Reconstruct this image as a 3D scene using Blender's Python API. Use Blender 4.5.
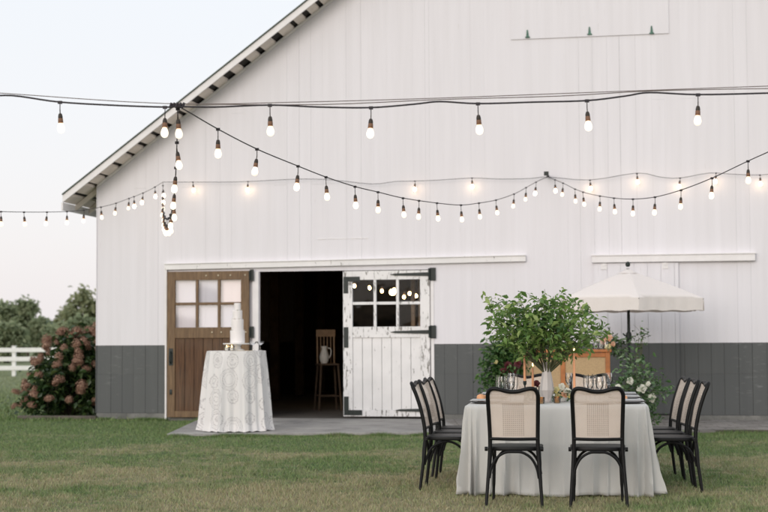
import bpy, bmesh, math, random
import numpy as np
from mathutils import Matrix, Vector
from math import sin, cos, pi, radians as R

S = bpy.context.scene
for o in list(bpy.data.objects): bpy.data.objects.remove(o)
random.seed(7); rng = np.random.default_rng(7)

# ------------------------------------------------------------------ camera
F = 1500.0; CW, CH = 768, 512; CAMZ = 1.33
PITCH = math.atan(80/F); ROLL = -0.0055
cam = bpy.data.cameras.new('camera'); camo = bpy.data.objects.new('camera', cam)
S.collection.objects.link(camo); S.camera = camo
CR = Matrix.Rotation(pi/2+PITCH, 3, 'X') @ Matrix.Rotation(ROLL, 3, 'Z')
camo.matrix_world = Matrix.Translation((0, 0, CAMZ)) @ CR.to_4x4()
cam.lens = F/CW*36; cam.sensor_width = 36; cam.clip_end = 5000; cam.clip_start = .1
cam.dof.use_dof = True; cam.dof.focus_distance = 12.0; cam.dof.aperture_fstop = 3.2

# ------------------------------------------------------------------ light
SUN_EL, SUN_AZ = 15, 205      # azimuth: compass-like, 0 = +Y, clockwise; 205 = behind the camera, slightly left
w = bpy.data.worlds.new('World'); S.world = w; w.use_nodes = True
nt = w.node_tree; bg = nt.nodes['Background']
sky = nt.nodes.new('ShaderNodeTexSky'); sky.sky_type = 'NISHITA'; sky.sun_disc = False
sky.sun_elevation = R(SUN_EL); sky.sun_rotation = R(SUN_AZ)
sky.air_density = 1.0; sky.dust_density = 3.0; sky.ozone_density = 1.0
# thin high overcast: pale veil mixed into the clear sky
mx = nt.nodes.new('ShaderNodeMixRGB'); mx.inputs[0].default_value = .78
tc = nt.nodes.new('ShaderNodeTexCoord'); sep = nt.nodes.new('ShaderNodeSeparateXYZ')
nt.links.new(tc.outputs['Generated'], sep.inputs[0])
cr = nt.nodes.new('ShaderNodeValToRGB')
cr.color_ramp.elements[0].position = 0.0; cr.color_ramp.elements[0].color = (8.5, 8.0, 8.1, 1)
cr.color_ramp.elements[1].position = 0.30; cr.color_ramp.elements[1].color = (8.2, 8.5, 8.8, 1)
nt.links.new(sep.outputs['Z'], cr.inputs[0])
nt.links.new(sky.outputs[0], mx.inputs[1]); nt.links.new(cr.outputs[0], mx.inputs[2])
nt.links.new(mx.outputs[0], bg.inputs[0]); bg.inputs[1].default_value = 0.129
sl = bpy.data.lights.new('sun', 'SUN'); sl.energy = 1.05; sl.angle = R(30); sl.color = (1, .965, .95)
so = bpy.data.objects.new('sun', sl); S.collection.objects.link(so)
sd = Vector((sin(R(SUN_AZ))*cos(R(SUN_EL)), cos(R(SUN_AZ))*cos(R(SUN_EL)), sin(R(SUN_EL))))
so.rotation_euler = sd.to_track_quat('Z', 'Y').to_euler()
S.view_settings.view_transform = 'Standard'; S.view_settings.look = 'None'
S.view_settings.exposure = 0.0; S.view_settings.gamma = 1; S.view_settings.use_curve_mapping = False
S.render.engine = 'CYCLES'
S.cycles.max_bounces = 8; S.cycles.transparent_max_bounces = 16; S.cycles.caustics_reflective = False; S.cycles.caustics_refractive = False
S.cycles.sample_clamp_indirect = 4

# ------------------------------------------------------------------ pixel -> place helpers (photo pixels, 768 x 512)
def ray(px, py):
    return CR @ Vector(((px-CW/2)/F, -(py-CH/2)/F, -1))
def P(px, py, d):                       # point at world Y = d
    r = ray(px, py); return Vector((0, 0, CAMZ)) + r*(d/r.y)
def G(px, py, z=0.0):                   # point on a level plane
    r = ray(px, py); return Vector((0, 0, CAMZ)) + r*((z-CAMZ)/r.z)
TH = math.atan(.18); Z0 = 23.4
def wallworld(px, py, off=0.0):
    r = ray(px, py); # plane: Y = Z0 - X*tan(TH) - off/cos
    t = (Z0-off/cos(TH))/(r.y+r.x*math.tan(TH)); return Vector((0, 0, CAMZ))+r*t
_o = wallworld(96.5, 420); BO = Vector((_o.x, _o.y, 0))
def WL(px, py, off=0.0):                # barn-local (x, z) on the front wall plane
    p = wallworld(px, py, off)-BO
    return p.x*cos(TH)-p.y*sin(TH), p.z
def BW(x, y, z):                        # barn-local -> world
    return Vector((BO.x+x*cos(TH)+y*sin(TH), BO.y-x*sin(TH)+y*cos(TH), z))

# ------------------------------------------------------------------ object helpers
C = S.collection
def link(o): C.objects.link(o); return o
def empty(name, loc=(0, 0, 0), rz=0):
    o = bpy.data.objects.new(name, None); o.location = loc; o.rotation_euler = (0, 0, rz); o.empty_display_size = .1
    return link(o)
def tag(o, label=None, cat=None, group=None, kind=None):
    if label: o['label'] = label
    if cat: o['category'] = cat
    if group: o['group'] = group
    if kind: o['kind'] = kind
    return o
def mesh_obj(name, me, mat, parent=None, loc=(0, 0, 0), rot=(0, 0, 0)):
    o = bpy.data.objects.new(name, me); o.location = loc; o.rotation_euler = rot
    if mat and not me.materials:
        for m in (mat if isinstance(mat, (list, tuple)) else [mat]): me.materials.append(m)
    if parent: o.parent = parent
    return link(o)
def copy_tree(o, parent=None):
    c = o.copy(); C.objects.link(c)
    if parent: c.parent = parent
    for ch in o.children: copy_tree(ch, c)
    return c

def smooth_path(pts, n=6, closed=False):
    P_ = [Vector(p) for p in pts]; out = []
    N = len(P_); rngi = range(N if closed else N-1)
    for i in rngi:
        p0 = P_[(i-1) % N] if closed or i > 0 else P_[0]*2-P_[1]
        p1 = P_[i]; p2 = P_[(i+1) % N]
        p3 = P_[(i+2) % N] if closed or i+2 < N else P_[-1]*2-P_[-2]
        for k in range(n):
            t = k/n
            out.append(.5*((2*p1)+(-p0+p2)*t+(2*p0-5*p1+4*p2-p3)*t*t+(-p0+3*p1-3*p2+p3)*t**3))
    if not closed: out.append(P_[-1])
    return out

class MB:
    def __init__(s): s.v = []; s.f = []; s.m = []
    def add(s, vs, fs, mi=0):
        b = len(s.v); s.v += [tuple(v) for v in vs]; s.f += [tuple(i+b for i in f) for f in fs]; s.m += [mi]*len(fs)
    def box(s, x0, x1, y0, y1, z0, z1, mi=0, M=None):
        vs = [Vector((x, y, z)) for z in (z0, z1) for y in (y0, y1) for x in (x0, x1)]
        if M: vs = [M @ v for v in vs]
        s.add(vs, [(0, 2, 3, 1), (4, 5, 7, 6), (0, 1, 5, 4), (2, 6, 7, 3), (0, 4, 6, 2), (1, 3, 7, 5)], mi)
    def prism(s, poly, axis, a, b, mi=0):   # poly in 2D, extruded along axis 'y' or 'z'
        n = len(poly)
        mk = (lambda p, t: (p[0], t, p[1])) if axis == 'y' else (lambda p, t: (p[0], p[1], t))
        vs = [mk(p, a) for p in poly]+[mk(p, b) for p in poly]
        s.add(vs, [tuple(range(n)), tuple(range(2*n-1, n-1, -1))]+[(i, i+n, (i+1) % n+n, (i+1) % n) for i in range(n)], mi)
    def tube(s, pts, r, sides=8, closed=False, mi=0, flat=None):
        pts = [Vector(p) for p in pts]; n = len(pts)
        rr = r if isinstance(r, (list, tuple)) else [r]*n
        vs = []; up = None
        for i, p in enumerate(pts):
            a = pts[(i-1) % n] if (closed or i > 0) else p
            b = pts[(i+1) % n] if (closed or i < n-1) else p
            t = (b-a).normalized()
            if up is None:
                up = Vector((0, 0, 1)) if abs(t.z) < .9 else Vector((0, 1, 0))
            u = (up-t*up.dot(t)); 
            if u.length < 1e-5: u = t.orthogonal()
            u.normalize(); up = u; w_ = t.cross(u)
            for k in range(sides):
                an = 2*pi*k/sides
                vs.append(p+u*(cos(an)*rr[i])+w_*(sin(an)*rr[i]*(flat or 1)))
        fs = []
        for i in range(n if closed else n-1):
            for k in range(sides):
                a = i*sides+k; b = i*sides+(k+1) % sides; j = (i+1) % n
                fs.append((a, b, j*sides+(k+1) % sides, j*sides+k))
        if not closed:
            fs.append(tuple(range(sides-1, -1, -1))); fs.append(tuple(range((n-1)*sides, n*sides)))
        s.add(vs, fs, mi)
    def lathe(s, prof, c=(0, 0, 0), sides=20, mi=0, rf=None):
        vs = []; n = len(prof)
        for (r, z) in prof:
            for k in range(sides):
                an = 2*pi*k/sides; q = r*(rf(an, z) if rf else 1)
                vs.append((c[0]+q*cos(an), c[1]+q*sin(an), c[2]+z))
        fs = [(i*sides+k, i*sides+(k+1) % sides, (i+1)*sides+(k+1) % sides, (i+1)*sides+k) for i in range(n-1) for k in range(sides)]
        if prof[0][0] > 1e-6: fs.append(tuple(range(sides-1, -1, -1)))
        if prof[-1][0] > 1e-6: fs.append(tuple(range((n-1)*sides, n*sides)))
        s.add(vs, fs, mi)
    def mesh(s, name='m', smooth=True, bevel=0):
        me = bpy.data.meshes.new(name); me.from_pydata(s.v, [], s.f); me.update()
        bm = bmesh.new(); bm.from_mesh(me)
        bmesh.ops.remove_doubles(bm, verts=bm.verts, dist=1e-6)
        bmesh.ops.recalc_face_normals(bm, faces=bm.faces)
        if bevel: bmesh.ops.bevel(bm, geom=[e for e in bm.edges if e.is_manifold and e.calc_face_angle(0) > .5], offset=bevel, segments=2, affect='EDGES', profile=.5)
        bm.to_mesh(me); bm.free()
        return me
    def build(s, name, mat, parent=None, loc=(0, 0, 0), rot=(0, 0, 0), smooth=40, bevel=0):
        b = len(set(s.m)) > 1
        me = s.mesh(name, bevel=0 if b else bevel)
        if b and len(me.polygons) == len(s.m):
            me.polygons.foreach_set('material_index', s.m)
        if smooth: shade(me, smooth)
        return mesh_obj(name, me, mat, parent, loc, rot)
def shade(me, ang=40):
    me.polygons.foreach_set('use_smooth', [True]*len(me.polygons))
    try: me.set_sharp_from_angle(angle=R(ang))
    except Exception: pass
def np_mesh(name, V, Fq, mat, parent=None, smooth=False):
    me = bpy.data.meshes.new(name); k = Fq.shape[1]
    me.vertices.add(len(V)); me.vertices.foreach_set('co', V.astype(np.float32).ravel())
    me.loops.add(Fq.size); me.loops.foreach_set('vertex_index', Fq.astype(np.int32).ravel())
    me.polygons.add(len(Fq)); me.polygons.foreach_set('loop_start', np.arange(0, Fq.size, k, dtype=np.int32))
    me.update(calc_edges=True)
    if smooth: me.polygons.foreach_set('use_smooth', [True]*len(me.polygons))
    return mesh_obj(name, me, mat, parent)

# ------------------------------------------------------------------ materials
class Mat:
    def __init__(s, name):
        s.m = bpy.data.materials.new(name); s.m.use_nodes = True; s.t = s.m.node_tree; s.b = s.t.nodes['Principled BSDF']
        s.out = s.t.nodes['Material Output']
    def n(s, ty, **kw):
        nd = s.t.nodes.new(ty)
        for k, v in kw.items():
            if k.startswith('i_'):
                key = k[2:]; key = int(key) if key.isdigit() else key.replace('_', ' ')
                if hasattr(v, 'default_value') or isinstance(v, bpy.types.NodeSocket): s.t.links.new(v, nd.inputs[key])
                else: nd.inputs[key].default_value = v
            else: setattr(nd, k, v)
        return nd
    def l(s, a, b): s.t.links.new(a, b)
    def obj(s): return s.n('ShaderNodeTexCoord').outputs['Object']
    def scale(s, sc, src=None):
        return s.n('ShaderNodeMapping', i_Vector=src or s.obj(), i_Scale=sc).outputs[0]
    def noise(s, scale, detail=4, src=None, rough=.55, out='Fac'):
        return s.n('ShaderNodeTexNoise', i_Vector=src or s.obj(), i_Scale=scale, i_Detail=detail, i_Roughness=rough).outputs[out]
    def ramp(s, fac, stops):
        r = s.n('ShaderNodeValToRGB', i_0=fac); e = r.color_ramp.elements
        while len(e) < len(stops): e.new(.5)
        for i, (p, c) in enumerate(stops):
            e[i].position = p; e[i].color = (*c, 1) if isinstance(c, (tuple, list)) and len(c) == 3 else (c, c, c, 1)
        return r.outputs[0]
    def mix(s, fac, a, b, mode='MIX'):
        nd = s.n('ShaderNodeMixRGB', blend_type=mode)
        for i, v in enumerate((fac, a, b)):
            if isinstance(v, bpy.types.NodeSocket): s.l(v, nd.inputs[i])
            elif i == 0: nd.inputs[0].default_value = v
            else: nd.inputs[i].default_value = (*v, 1)
        return nd.outputs[0]
    def math(s, op, a, b=0.0):
        nd = s.n('ShaderNodeMath', operation=op)
        for i, v in enumerate((a, b)):
            if isinstance(v, bpy.types.NodeSocket): s.l(v, nd.inputs[i])
            else: nd.inputs[i].default_value = v
        return nd.outputs[0]
    def bump(s, h, strength=.3, dist=.01):
        b = s.n('ShaderNodeBump', i_Height=h, i_Strength=strength, i_Distance=dist); s.l(b.outputs[0], s.b.inputs['Normal'])
    def base(s, c):
        if isinstance(c, bpy.types.NodeSocket): s.l(c, s.b.inputs['Base Color'])
        else: s.b.inputs['Base Color'].default_value = (*c, 1)
    def set(s, **kw):
        for k, v in kw.items():
            i = s.b.inputs[k.replace('_', ' ')]
            if isinstance(v, bpy.types.NodeSocket): s.l(v, i)
            else: i.default_value = v
        return s
def simple(name, col, rough=.6, var=.15, sc=8, bump=0, metal=0, **kw):
    m = Mat(name); n_ = m.noise(sc)
    m.base(m.ramp(n_, [(.3, tuple(c*(1-var) for c in col)), (.7, tuple(min(1, c*(1+var)) for c in col))]))
    m.set(Roughness=rough, Metallic=metal, **kw)
    if bump: m.bump(m.noise(sc*8), bump, .005)
    return m.m
M = {}
# barn siding: white above the paint line, charcoal grey below
def siding():
    m = Mat('painted siding'); ob = m.obj()
    sp = m.n('ShaderNodeSeparateXYZ', i_0=ob)
    streak = m.noise(1.0, 5, m.scale((9, 9, .45)))
    blot = m.noise(.8, 5); fine = m.noise(30, 3, m.scale((1, 1, .15)))
    isl = m.n('ShaderNodeNewGeometry').outputs['Random Per Island']
    white = m.mix(m.ramp(streak, [(.35, 0.0), (.75, 1.0)]), (.76, .745, .785), (.71, .695, .73))
    white = m.mix(m.math('MULTIPLY', isl, .16), white, (.68, .66, .68))
    white = m.mix(m.ramp(fine, [(.66, 0.0), (.8, .35)]), white, (.55, .52, .50))
    grey = m.mix(streak, (.072, .078, .079), (.100, .106, .106))
    grey = m.mix(m.math('MULTIPLY', isl, .5), grey, (.066, .072, .075))
    chalk = m.math('MULTIPLY', m.ramp(m.noise(7, 4, m.scale((1, 1, 3))), [(.56, 0.0), (.70, 1.0)]), m.ramp(blot, [(.46, 0.0), (.62, .28)]))
    grey = m.mix(chalk, grey, (.30, .31, .31))
    edge = m.math('ADD', sp.outputs['Z'], m.math('MULTIPLY', m.noise(14), .006))
    f = m.math('GREATER_THAN', edge, PAINTZ+.003)
    m.base(m.mix(f, grey, white)); m.set(Roughness=.62)
    m.bump(m.noise(60, 3, m.scale((1, 1, .08))), .25, .004)
    return m.m
PAINTZ = WL(130, 345.4)[1]
M['siding'] = siding()
M['white_trim'] = simple('white painted trim', (.78, .76, .765), .55, .06, 5, .1)
M['soffit'] = simple('cream soffit boards', (.74, .67, .60), .7, .12, 4)
M['dark_gap'] = simple('dark roof underside', (.028, .024, .022), .9)
M['shingle'] = simple('green grey shingles', (.10, .12, .10), .9, .3, 20, .3)
def brown():
    m = Mat('weathered brown planks'); g = m.noise(2.2, 6, m.scale((26, 26, 1.3)))
    c = m.ramp(g, [(.28, (.040, .018, .008)), (.5, (.105, .048, .020)), (.75, (.175, .090, .042))])
    c = m.mix(m.ramp(m.noise(1.5), [(.42, 0.0), (.65, .3)]), c, (.15, .12, .085))
    isl = m.n('ShaderNodeNewGeometry').outputs['Random Per Island']
    c = m.mix(m.math('MULTIPLY', isl, .4), c, (.07, .036, .020))
    m.base(c); m.set(Roughness=.75); m.bump(g, .4, .006); return m.m
M['brown'] = brown()
def brown_frame():
    m = Mat('khaki brown boards'); g = m.noise(2.2, 6, m.scale((20, 20, 2)))
    m.base(m.ramp(g, [(.3, (.10, .055, .024)), (.7, (.20, .122, .058))])); m.set(Roughness=.6); m.bump(g, .3, .005); return m.m
M['brown_frame'] = brown_frame()
def chipped(th=.638):
    m = Mat('chipped white paint'); n1 = m.noise(9, 8, m.scale((3.2, 3.2, .8)), .7); n2 = m.noise(1.2, 3)
    mask = m.ramp(m.math('ADD', n1, m.math('MULTIPLY', n2, .22)), [(th+.035, 0.0), (th+.06, 1.0)])
    wood = m.ramp(m.noise(30), [(.3, (.14, .13, .12)), (.7, (.33, .31, .29))])
    wh = m.ramp(m.noise(3), [(.3, (.74, .73, .73)), (.7, (.83, .815, .815))])
    m.base(m.mix(mask, wh, wood)); m.set(Roughness=.6); m.bump(m.math('SUBTRACT', 1.0, mask), .35, .004); return m.m
M['chipped'] = chipped()
M['door_planks'] = chipped(.71)
M['iron'] = simple('black iron', (.008, .015, .013), .55, .3, 30, .2)
M['verdigris'] = simple('green weathered hinge', (.07, .16, .12), .6, .4, 30)
M['bolt'] = simple('worn bolt', (.34, .30, .22), .4, .2, 30, 0, .6)
def concrete(name, a, b, brick=False):
    m = Mat(name); n1 = m.noise(1.3, 8, rough=.65); n2 = m.noise(40, 3)
    c = m.mix(m.ramp(n1, [(.3, 0.0), (.7, 1.0)]), a, b)
    c = m.mix(m.ramp(n2, [(.55, 0.0), (.75, .35)]), c, tuple(x*.55 for x in a))
    cr_ = m.n('ShaderNodeTexVoronoi', feature='DISTANCE_TO_EDGE', i_Vector=m.mix(.25, m.obj(), m.noise(2, 4, out='Color')), i_Scale=.45).outputs[0]
    c = m.mix(m.ramp(cr_, [(.002, .55), (.006, 0.0)]), c, (.09, .085, .08))
    c = m.mix(m.ramp(m.noise(3.5, 5), [(.52, 0.0), (.68, .4)]), c, tuple(x*.6 for x in a))
    if brick:
        bt = m.n('ShaderNodeTexBrick', i_Vector=m.obj(), i_Scale=1.0)
        bt.inputs['Brick Width'].default_value = .42; bt.inputs['Row Height'].default_value = .21; bt.inputs['Mortar Size'].default_value = .008
        bt.inputs['Color1'].default_value = (1, 1, 1, 1); bt.inputs['Color2'].default_value = (.72, .70, .69, 1); bt.inputs['Mortar'].default_value = (.3, .28, .25, 1)
        c = m.mix(1.0, c, bt.outputs[0], 'MULTIPLY')
    m.base(c); m.set(Roughness=.85); m.bump(n2, .3, .006); return m.m
M['slab'] = concrete('worn concrete', (.22, .21, .205), (.40, .385, .365))
M['paver'] = concrete('weathered pavers', (.23, .22, .21), (.34, .32, .30), True)
M['foundation'] = concrete('rough foundation', (.09, .095, .09), (.25, .245, .23))
def pane(name='window glass', tint=(.9, .93, .95), ior=1.5, boost=0.0):
    m = Mat(name); t = m.t; t.nodes.remove(m.b)
    fr = m.n('ShaderNodeFresnel', i_0=ior); gl = m.n('ShaderNodeBsdfGlossy', i_0=(1, 1, 1, 1), i_1=.02); tr = m.n('ShaderNodeBsdfTransparent', i_0=(*tint, 1))
    bp = m.n('ShaderNodeBump', i_Height=m.noise(3, 2), i_Strength=.12, i_Distance=.02)
    m.l(bp.outputs[0], gl.inputs['Normal'])
    fac = m.math('ADD', fr.outputs[0], boost)
    ms = m.n('ShaderNodeMixShader', i_0=fac); m.l(tr.outputs[0], ms.inputs[1]); m.l(gl.outputs[0], ms.inputs[2]); m.l(ms.outputs[0], m.out.inputs[0]); return m.m
M['pane'] = pane(boost=-.034)
def pane_open():
    m = Mat('window glass with painted sky tint'); t = m.t; t.nodes.remove(m.b)
    rnd = m.n('ShaderNodeObjectInfo').outputs['Random']
    c = m.ramp(rnd, [(0, (.95, .91, .91)), (.45, (.86, .88, .92)), (1, (.96, .91, .90))])  # pink and blue pane tints stand in for reflected sky
    gl = m.n('ShaderNodeBsdfGlossy', i_0=(1, 1, 1, 1), i_1=.03); tr = m.n('ShaderNodeBsdfTransparent', i_0=c)
    ms = m.n('ShaderNodeMixShader', i_0=.045); m.l(tr.outputs[0], ms.inputs[1]); m.l(gl.outputs[0], ms.inputs[2]); m.l(ms.outputs[0], m.out.inputs[0]); return m.m
M['pane_open'] = pane_open()
M['glass'] = pane('drinking glass', (.99, .99, .99), 1.3, .03)
def ground():
    m = Mat('lawn soil and thatch'); ob = m.obj()
    n1 = m.noise(.55, 6, rough=.6); n2 = m.noise(5, 6, rough=.7); n3 = m.noise(45, 4)
    g = m.ramp(n2, [(.3, (.055, .09, .032)), (.7, (.11, .16, .055))])
    d = m.ramp(n3, [(.3, (.20, .17, .10)), (.7, (.36, .305, .20))])
    sp = m.n('ShaderNodeSeparateXYZ', i_0=ob)
    near = m.n('ShaderNodeMapRange', i_0=sp.outputs['Y'], i_1=24.0, i_2=13.0, i_3=-.16, i_4=.045).outputs[0]
    mask = m.ramp(m.math('ADD', m.math('ADD', m.math('MULTIPLY', n1, .5), m.math('MULTIPLY', n2, .5)), near), [(.44, 0.0), (.56, .9)])
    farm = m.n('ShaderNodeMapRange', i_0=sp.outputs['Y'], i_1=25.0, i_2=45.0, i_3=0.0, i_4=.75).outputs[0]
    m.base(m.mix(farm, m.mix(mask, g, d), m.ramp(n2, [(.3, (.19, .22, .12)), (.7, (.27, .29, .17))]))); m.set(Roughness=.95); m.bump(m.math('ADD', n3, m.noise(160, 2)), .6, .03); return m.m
M['ground'] = ground()
def grassm():
    m = Mat('grass blades'); isl = m.n('ShaderNodeNewGeometry').outputs['Random Per Island']; ob = m.obj()
    n1 = m.noise(.55, 6, rough=.6); n2 = m.noise(5, 6, rough=.7)
    g = m.ramp(isl, [(0, (.075, .14, .038)), (.6, (.14, .235, .066)), (1, (.24, .31, .11))])
    d = m.ramp(isl, [(0, (.30, .25, .14)), (.55, (.46, .39, .24)), (1, (.20, .29, .10))])
    sp = m.n('ShaderNodeSeparateXYZ', i_0=ob)
    near = m.n('ShaderNodeMapRange', i_0=sp.outputs['Y'], i_1=24.0, i_2=13.0, i_3=-.16, i_4=.045).outputs[0]
    mask = m.ramp(m.math('ADD', m.math('ADD', m.math('MULTIPLY', n1, .5), m.math('MULTIPLY', n2, .5)), near), [(.45, 0.0), (.56, .92)])
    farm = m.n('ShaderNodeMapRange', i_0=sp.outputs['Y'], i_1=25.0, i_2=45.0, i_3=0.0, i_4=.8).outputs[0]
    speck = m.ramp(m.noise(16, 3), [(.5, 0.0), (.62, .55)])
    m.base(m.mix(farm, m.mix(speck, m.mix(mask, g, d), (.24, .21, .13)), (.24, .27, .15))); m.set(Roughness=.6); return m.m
M['grass'] = grassm()
def leafm(name, a, b, c, rough=.45, trans=.28):
    m = Mat(name); isl = m.n('ShaderNodeNewGeometry').outputs['Random Per Island']
    col = m.ramp(isl, [(0, a), (.6, b), (1, c)]); m.base(col); m.set(Roughness=rough)
    if trans:
        tr = m.n('ShaderNodeBsdfTranslucent', i_0=col); ms = m.n('ShaderNodeMixShader', i_0=trans)
        m.l(m.b.outputs[0], ms.inputs[1]); m.l(tr.outputs[0], ms.inputs[2]); m.l(ms.outputs[0], m.out.inputs[0])
    return m.m
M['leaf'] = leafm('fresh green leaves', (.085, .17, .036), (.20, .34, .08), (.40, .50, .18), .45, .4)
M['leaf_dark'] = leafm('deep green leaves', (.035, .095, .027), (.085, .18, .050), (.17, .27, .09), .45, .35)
M['leaf_blue'] = leafm('grey green eucalyptus leaves', (.07, .13, .06), (.13, .22, .10), (.24, .33, .18))
M['leaf_bush'] = leafm('hydrangea leaves', (.018, .042, .014), (.045, .090, .024), (.11, .15, .045))
M['leaf_far'] = leafm('distant foliage', (.22, .27, .16), (.32, .37, .22), (.42, .46, .29), .8, .5)  # far leaf colours lightened in place of haze
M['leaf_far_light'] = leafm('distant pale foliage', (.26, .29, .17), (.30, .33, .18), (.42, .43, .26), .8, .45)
M['petal_pink'] = leafm('faded rust pink florets', (.20, .105, .07), (.35, .20, .14), (.52, .35, .25), .7)
M['petal_white'] = leafm('ivory petals', (.72, .70, .60), (.80, .79, .70), (.86, .85, .8), .6)
M['petal_peach'] = leafm('peach petals', (.75, .38, .22), (.80, .52, .36), (.85, .66, .52), .6)
M['petal_yellow'] = leafm('pale yellow petals', (.70, .60, .22), (.78, .72, .40), (.82, .80, .6), .6)
M['petal_red'] = leafm('burgundy petals', (.06, .008, .012), (.11, .014, .02), (.17, .03, .04), .6)
M['stem'] = simple('green brown stem', (.08, .085, .035), .7)
M['bark'] = simple('bark', (.09, .07, .05), .9, .3, 12, .4)
M['black_wood'] = simple('black lacquered bentwood', (.006, .006, .0065), .48, .3, 14, Specular_IOR_Level=.22)
def cane():
    m = Mat('woven cane'); ob = m.obj(); sp = m.n('ShaderNodeSeparateXYZ', i_0=ob)
    x, z = sp.outputs['X'], sp.outputs['Z']
    def cell(v, pitch, lo, hi):
        f = m.math('FRACT', m.math('DIVIDE', v, pitch)); return m.math('MULTIPLY', m.math('GREATER_THAN', f, lo), m.math('LESS_THAN', f, hi))
    patch = m.math('MULTIPLY', m.math('LESS_THAN', m.math('ABSOLUTE', x), .082), m.math('LESS_THAN', m.math('ABSOLUTE', m.math('SUBTRACT', z, .675)), .125))
    hole = m.math('MULTIPLY', cell(m.math('ADD', x, 1.0), .0155, .22, .78), cell(z, .0155, .22, .78))
    finex = m.math('MULTIPLY', cell(m.math('ADD', x, 1.0), .006, .3, .8), cell(z, .006, .3, .8))
    col = m.mix(m.noise(9), (.82, .70, .61), (.72, .59, .50))
    col = m.mix(m.math('MULTIPLY', m.math('MULTIPLY', hole, patch), .75), col, (.26, .16, .11))
    m.base(col); m.set(Roughness=.55)
    tl = m.n('ShaderNodeBsdfTranslucent', i_0=col); m0 = m.n('ShaderNodeMixShader', i_0=.30); m.l(m.b.outputs[0], m0.inputs[1]); m.l(tl.outputs[0], m0.inputs[2])
    tr = m.n('ShaderNodeBsdfTransparent'); ms = m.n('ShaderNodeMixShader', i_0=m.math('MULTIPLY', finex, .8))
    m.l(m0.outputs[0], ms.inputs[1]); m.l(tr.outputs[0], ms.inputs[2]); m.l(ms.outputs[0], m.out.inputs[0]); return m.m
M['cane'] = cane()
def linen(name, col):
    m = Mat(name); n1 = m.noise(2.5, 4); weave = m.noise(420, 2)
    m.base(m.mix(n1, tuple(c*.95 for c in col), col)); m.set(Roughness=.9, Sheen_Weight=.15); m.bump(m.math('ADD', weave, m.math('MULTIPLY', m.noise(14, 4), 1.2)), .35, .004); return m.m
M['linen'] = linen('grey linen', (.56, .555, .535))
def embroidered():
    m = Mat('embroidered medallion cloth'); uv = m.n('ShaderNodeUVMap').outputs[0]
    vo = m.n('ShaderNodeTexVoronoi', feature='F1', i_Vector=uv, i_Scale=3.3, i_Randomness=.45)
    d = vo.outputs['Distance']
    rings = None
    for r0, w_ in ((.52, .020), (.45, .010), (.38, .022), (.27, .010)):
        q = m.math('LESS_THAN', m.math('ABSOLUTE', m.math('SUBTRACT', m.math('ADD', d, m.math('MULTIPLY', m.noise(22, 3, uv), .12)), r0+.025)), w_)
        rings = q if rings is None else m.math('MAXIMUM', rings, q)
    lace = m.math('GREATER_THAN', m.noise(75, 2, uv), .5)
    f = m.math('MULTIPLY', rings, m.math('ADD', m.math('MULTIPLY', lace, .65), .15))
    m.base(m.mix(f, (.76, .74, .735), (.42, .40, .41))); m.set(Roughness=.8, Sheen_Weight=.2); m.bump(rings, .5, .003); return m.m
M['embroidered'] = embroidered()
M['icing'] = simple('white icing', (.83, .79, .78), .45, .03, 6, .05)
M['porcelain'] = simple('white porcelain', (.80, .79, .77), .25, .03)
M['slate'] = simple('charcoal stoneware', (.035, .036, .04), .4, .2)
M['napkin'] = linen('pale grey napkin cloth', (.50, .51, .52))
M['peach'] = simple('peach fruit skin', (.80, .40, .20), .6, .25, 14)
M['candle_peach'] = simple('peach wax', (.80, .38, .20), .45, .05)
M['candle_white'] = simple('ivory wax', (.82, .78, .70), .45, .05)
M['amber'] = pane('amber votive glass', (.85, .66, .35), 1.5, .08)
M['brass'] = simple('brass', (.55, .40, .18), .35, .1, 10, 0, .8)
M['orange_wood'] = simple('orange stained wood', (.42, .15, .045), .45, .25, 7, .1)
M['cane_panel'] = simple('tan woven panel', (.48, .33, .18), .7, .12, 60, .2)
M['canopy'] = linen('ivory canvas', (.80, .735, .71))
def canopym():
    m = Mat('ivory canvas translucent'); m.base((.87, .815, .79)); m.set(Roughness=.9)
    tr = m.n('ShaderNodeBsdfTranslucent', i_0=(.80, .72, .69, 1)); ms = m.n('ShaderNodeMixShader', i_0=.14)
    m.bump(m.noise(9, 3), .3, .02)
    m.l(m.b.outputs[0], ms.inputs[1]); m.l(tr.outputs[0], ms.inputs[2]); m.l(ms.outputs[0], m.out.inputs[0]); return m.m
M['canopy'] = canopym()
M['socket'] = simple('black rubber socket', (.028, .020, .014), .6)
M['socket_base'] = simple('socket base with painted lamplight', (.20, .10, .055), .6)  # brown stands in for bulb light on the lower socket
M['cable'] = simple('black rubber cable', (.018, .014, .020), .6)
M['wire'] = simple('thin tan guide wire', (.16, .13, .12), .5)
def emis(name, col, st):
    m = Mat(name); m.base((.8, .8, .8)); m.set(Emission_Color=(*col, 1), Emission_Strength=st); return m.m
def bulbm():
    m = Mat('lit frosted bulb'); z = m.n('ShaderNodeSeparateXYZ', i_0=m.obj()).outputs['Z']
    c = m.ramp(m.n('ShaderNodeMapRange', i_0=z, i_1=-.100, i_2=-.150).outputs[0], [(0, (.95, .50, .20)), (.35, (1, .80, .52)), (1, (1, .90, .72))])
    m.base((.8, .78, .74)); m.l(c, m.b.inputs['Emission Color']); m.set(Emission_Strength=m.math('ADD', .95, m.math('MULTIPLY', m.n('ShaderNodeObjectInfo').outputs['Random'], .5))); return m.m
M['bulb'] = bulbm()
M['bulb_wall'] = emis('bright bulb close to the wall', (1, .72, .45), 14)
M['bulb_dim'] = emis('dim bulb', (1, .82, .65), 1.0)
M['bulb_in'] = emis('lit bulb inside', (1, .62, .25), 34)
M['flame'] = emis('candle flame', (1, .65, .25), 7)
M['white_fence'] = simple('white vinyl fence', (.78, .78, .76), .5, .04)
M['timber'] = simple('old timber edging', (.10, .085, .07), .85, .3, 8, .4)
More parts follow.
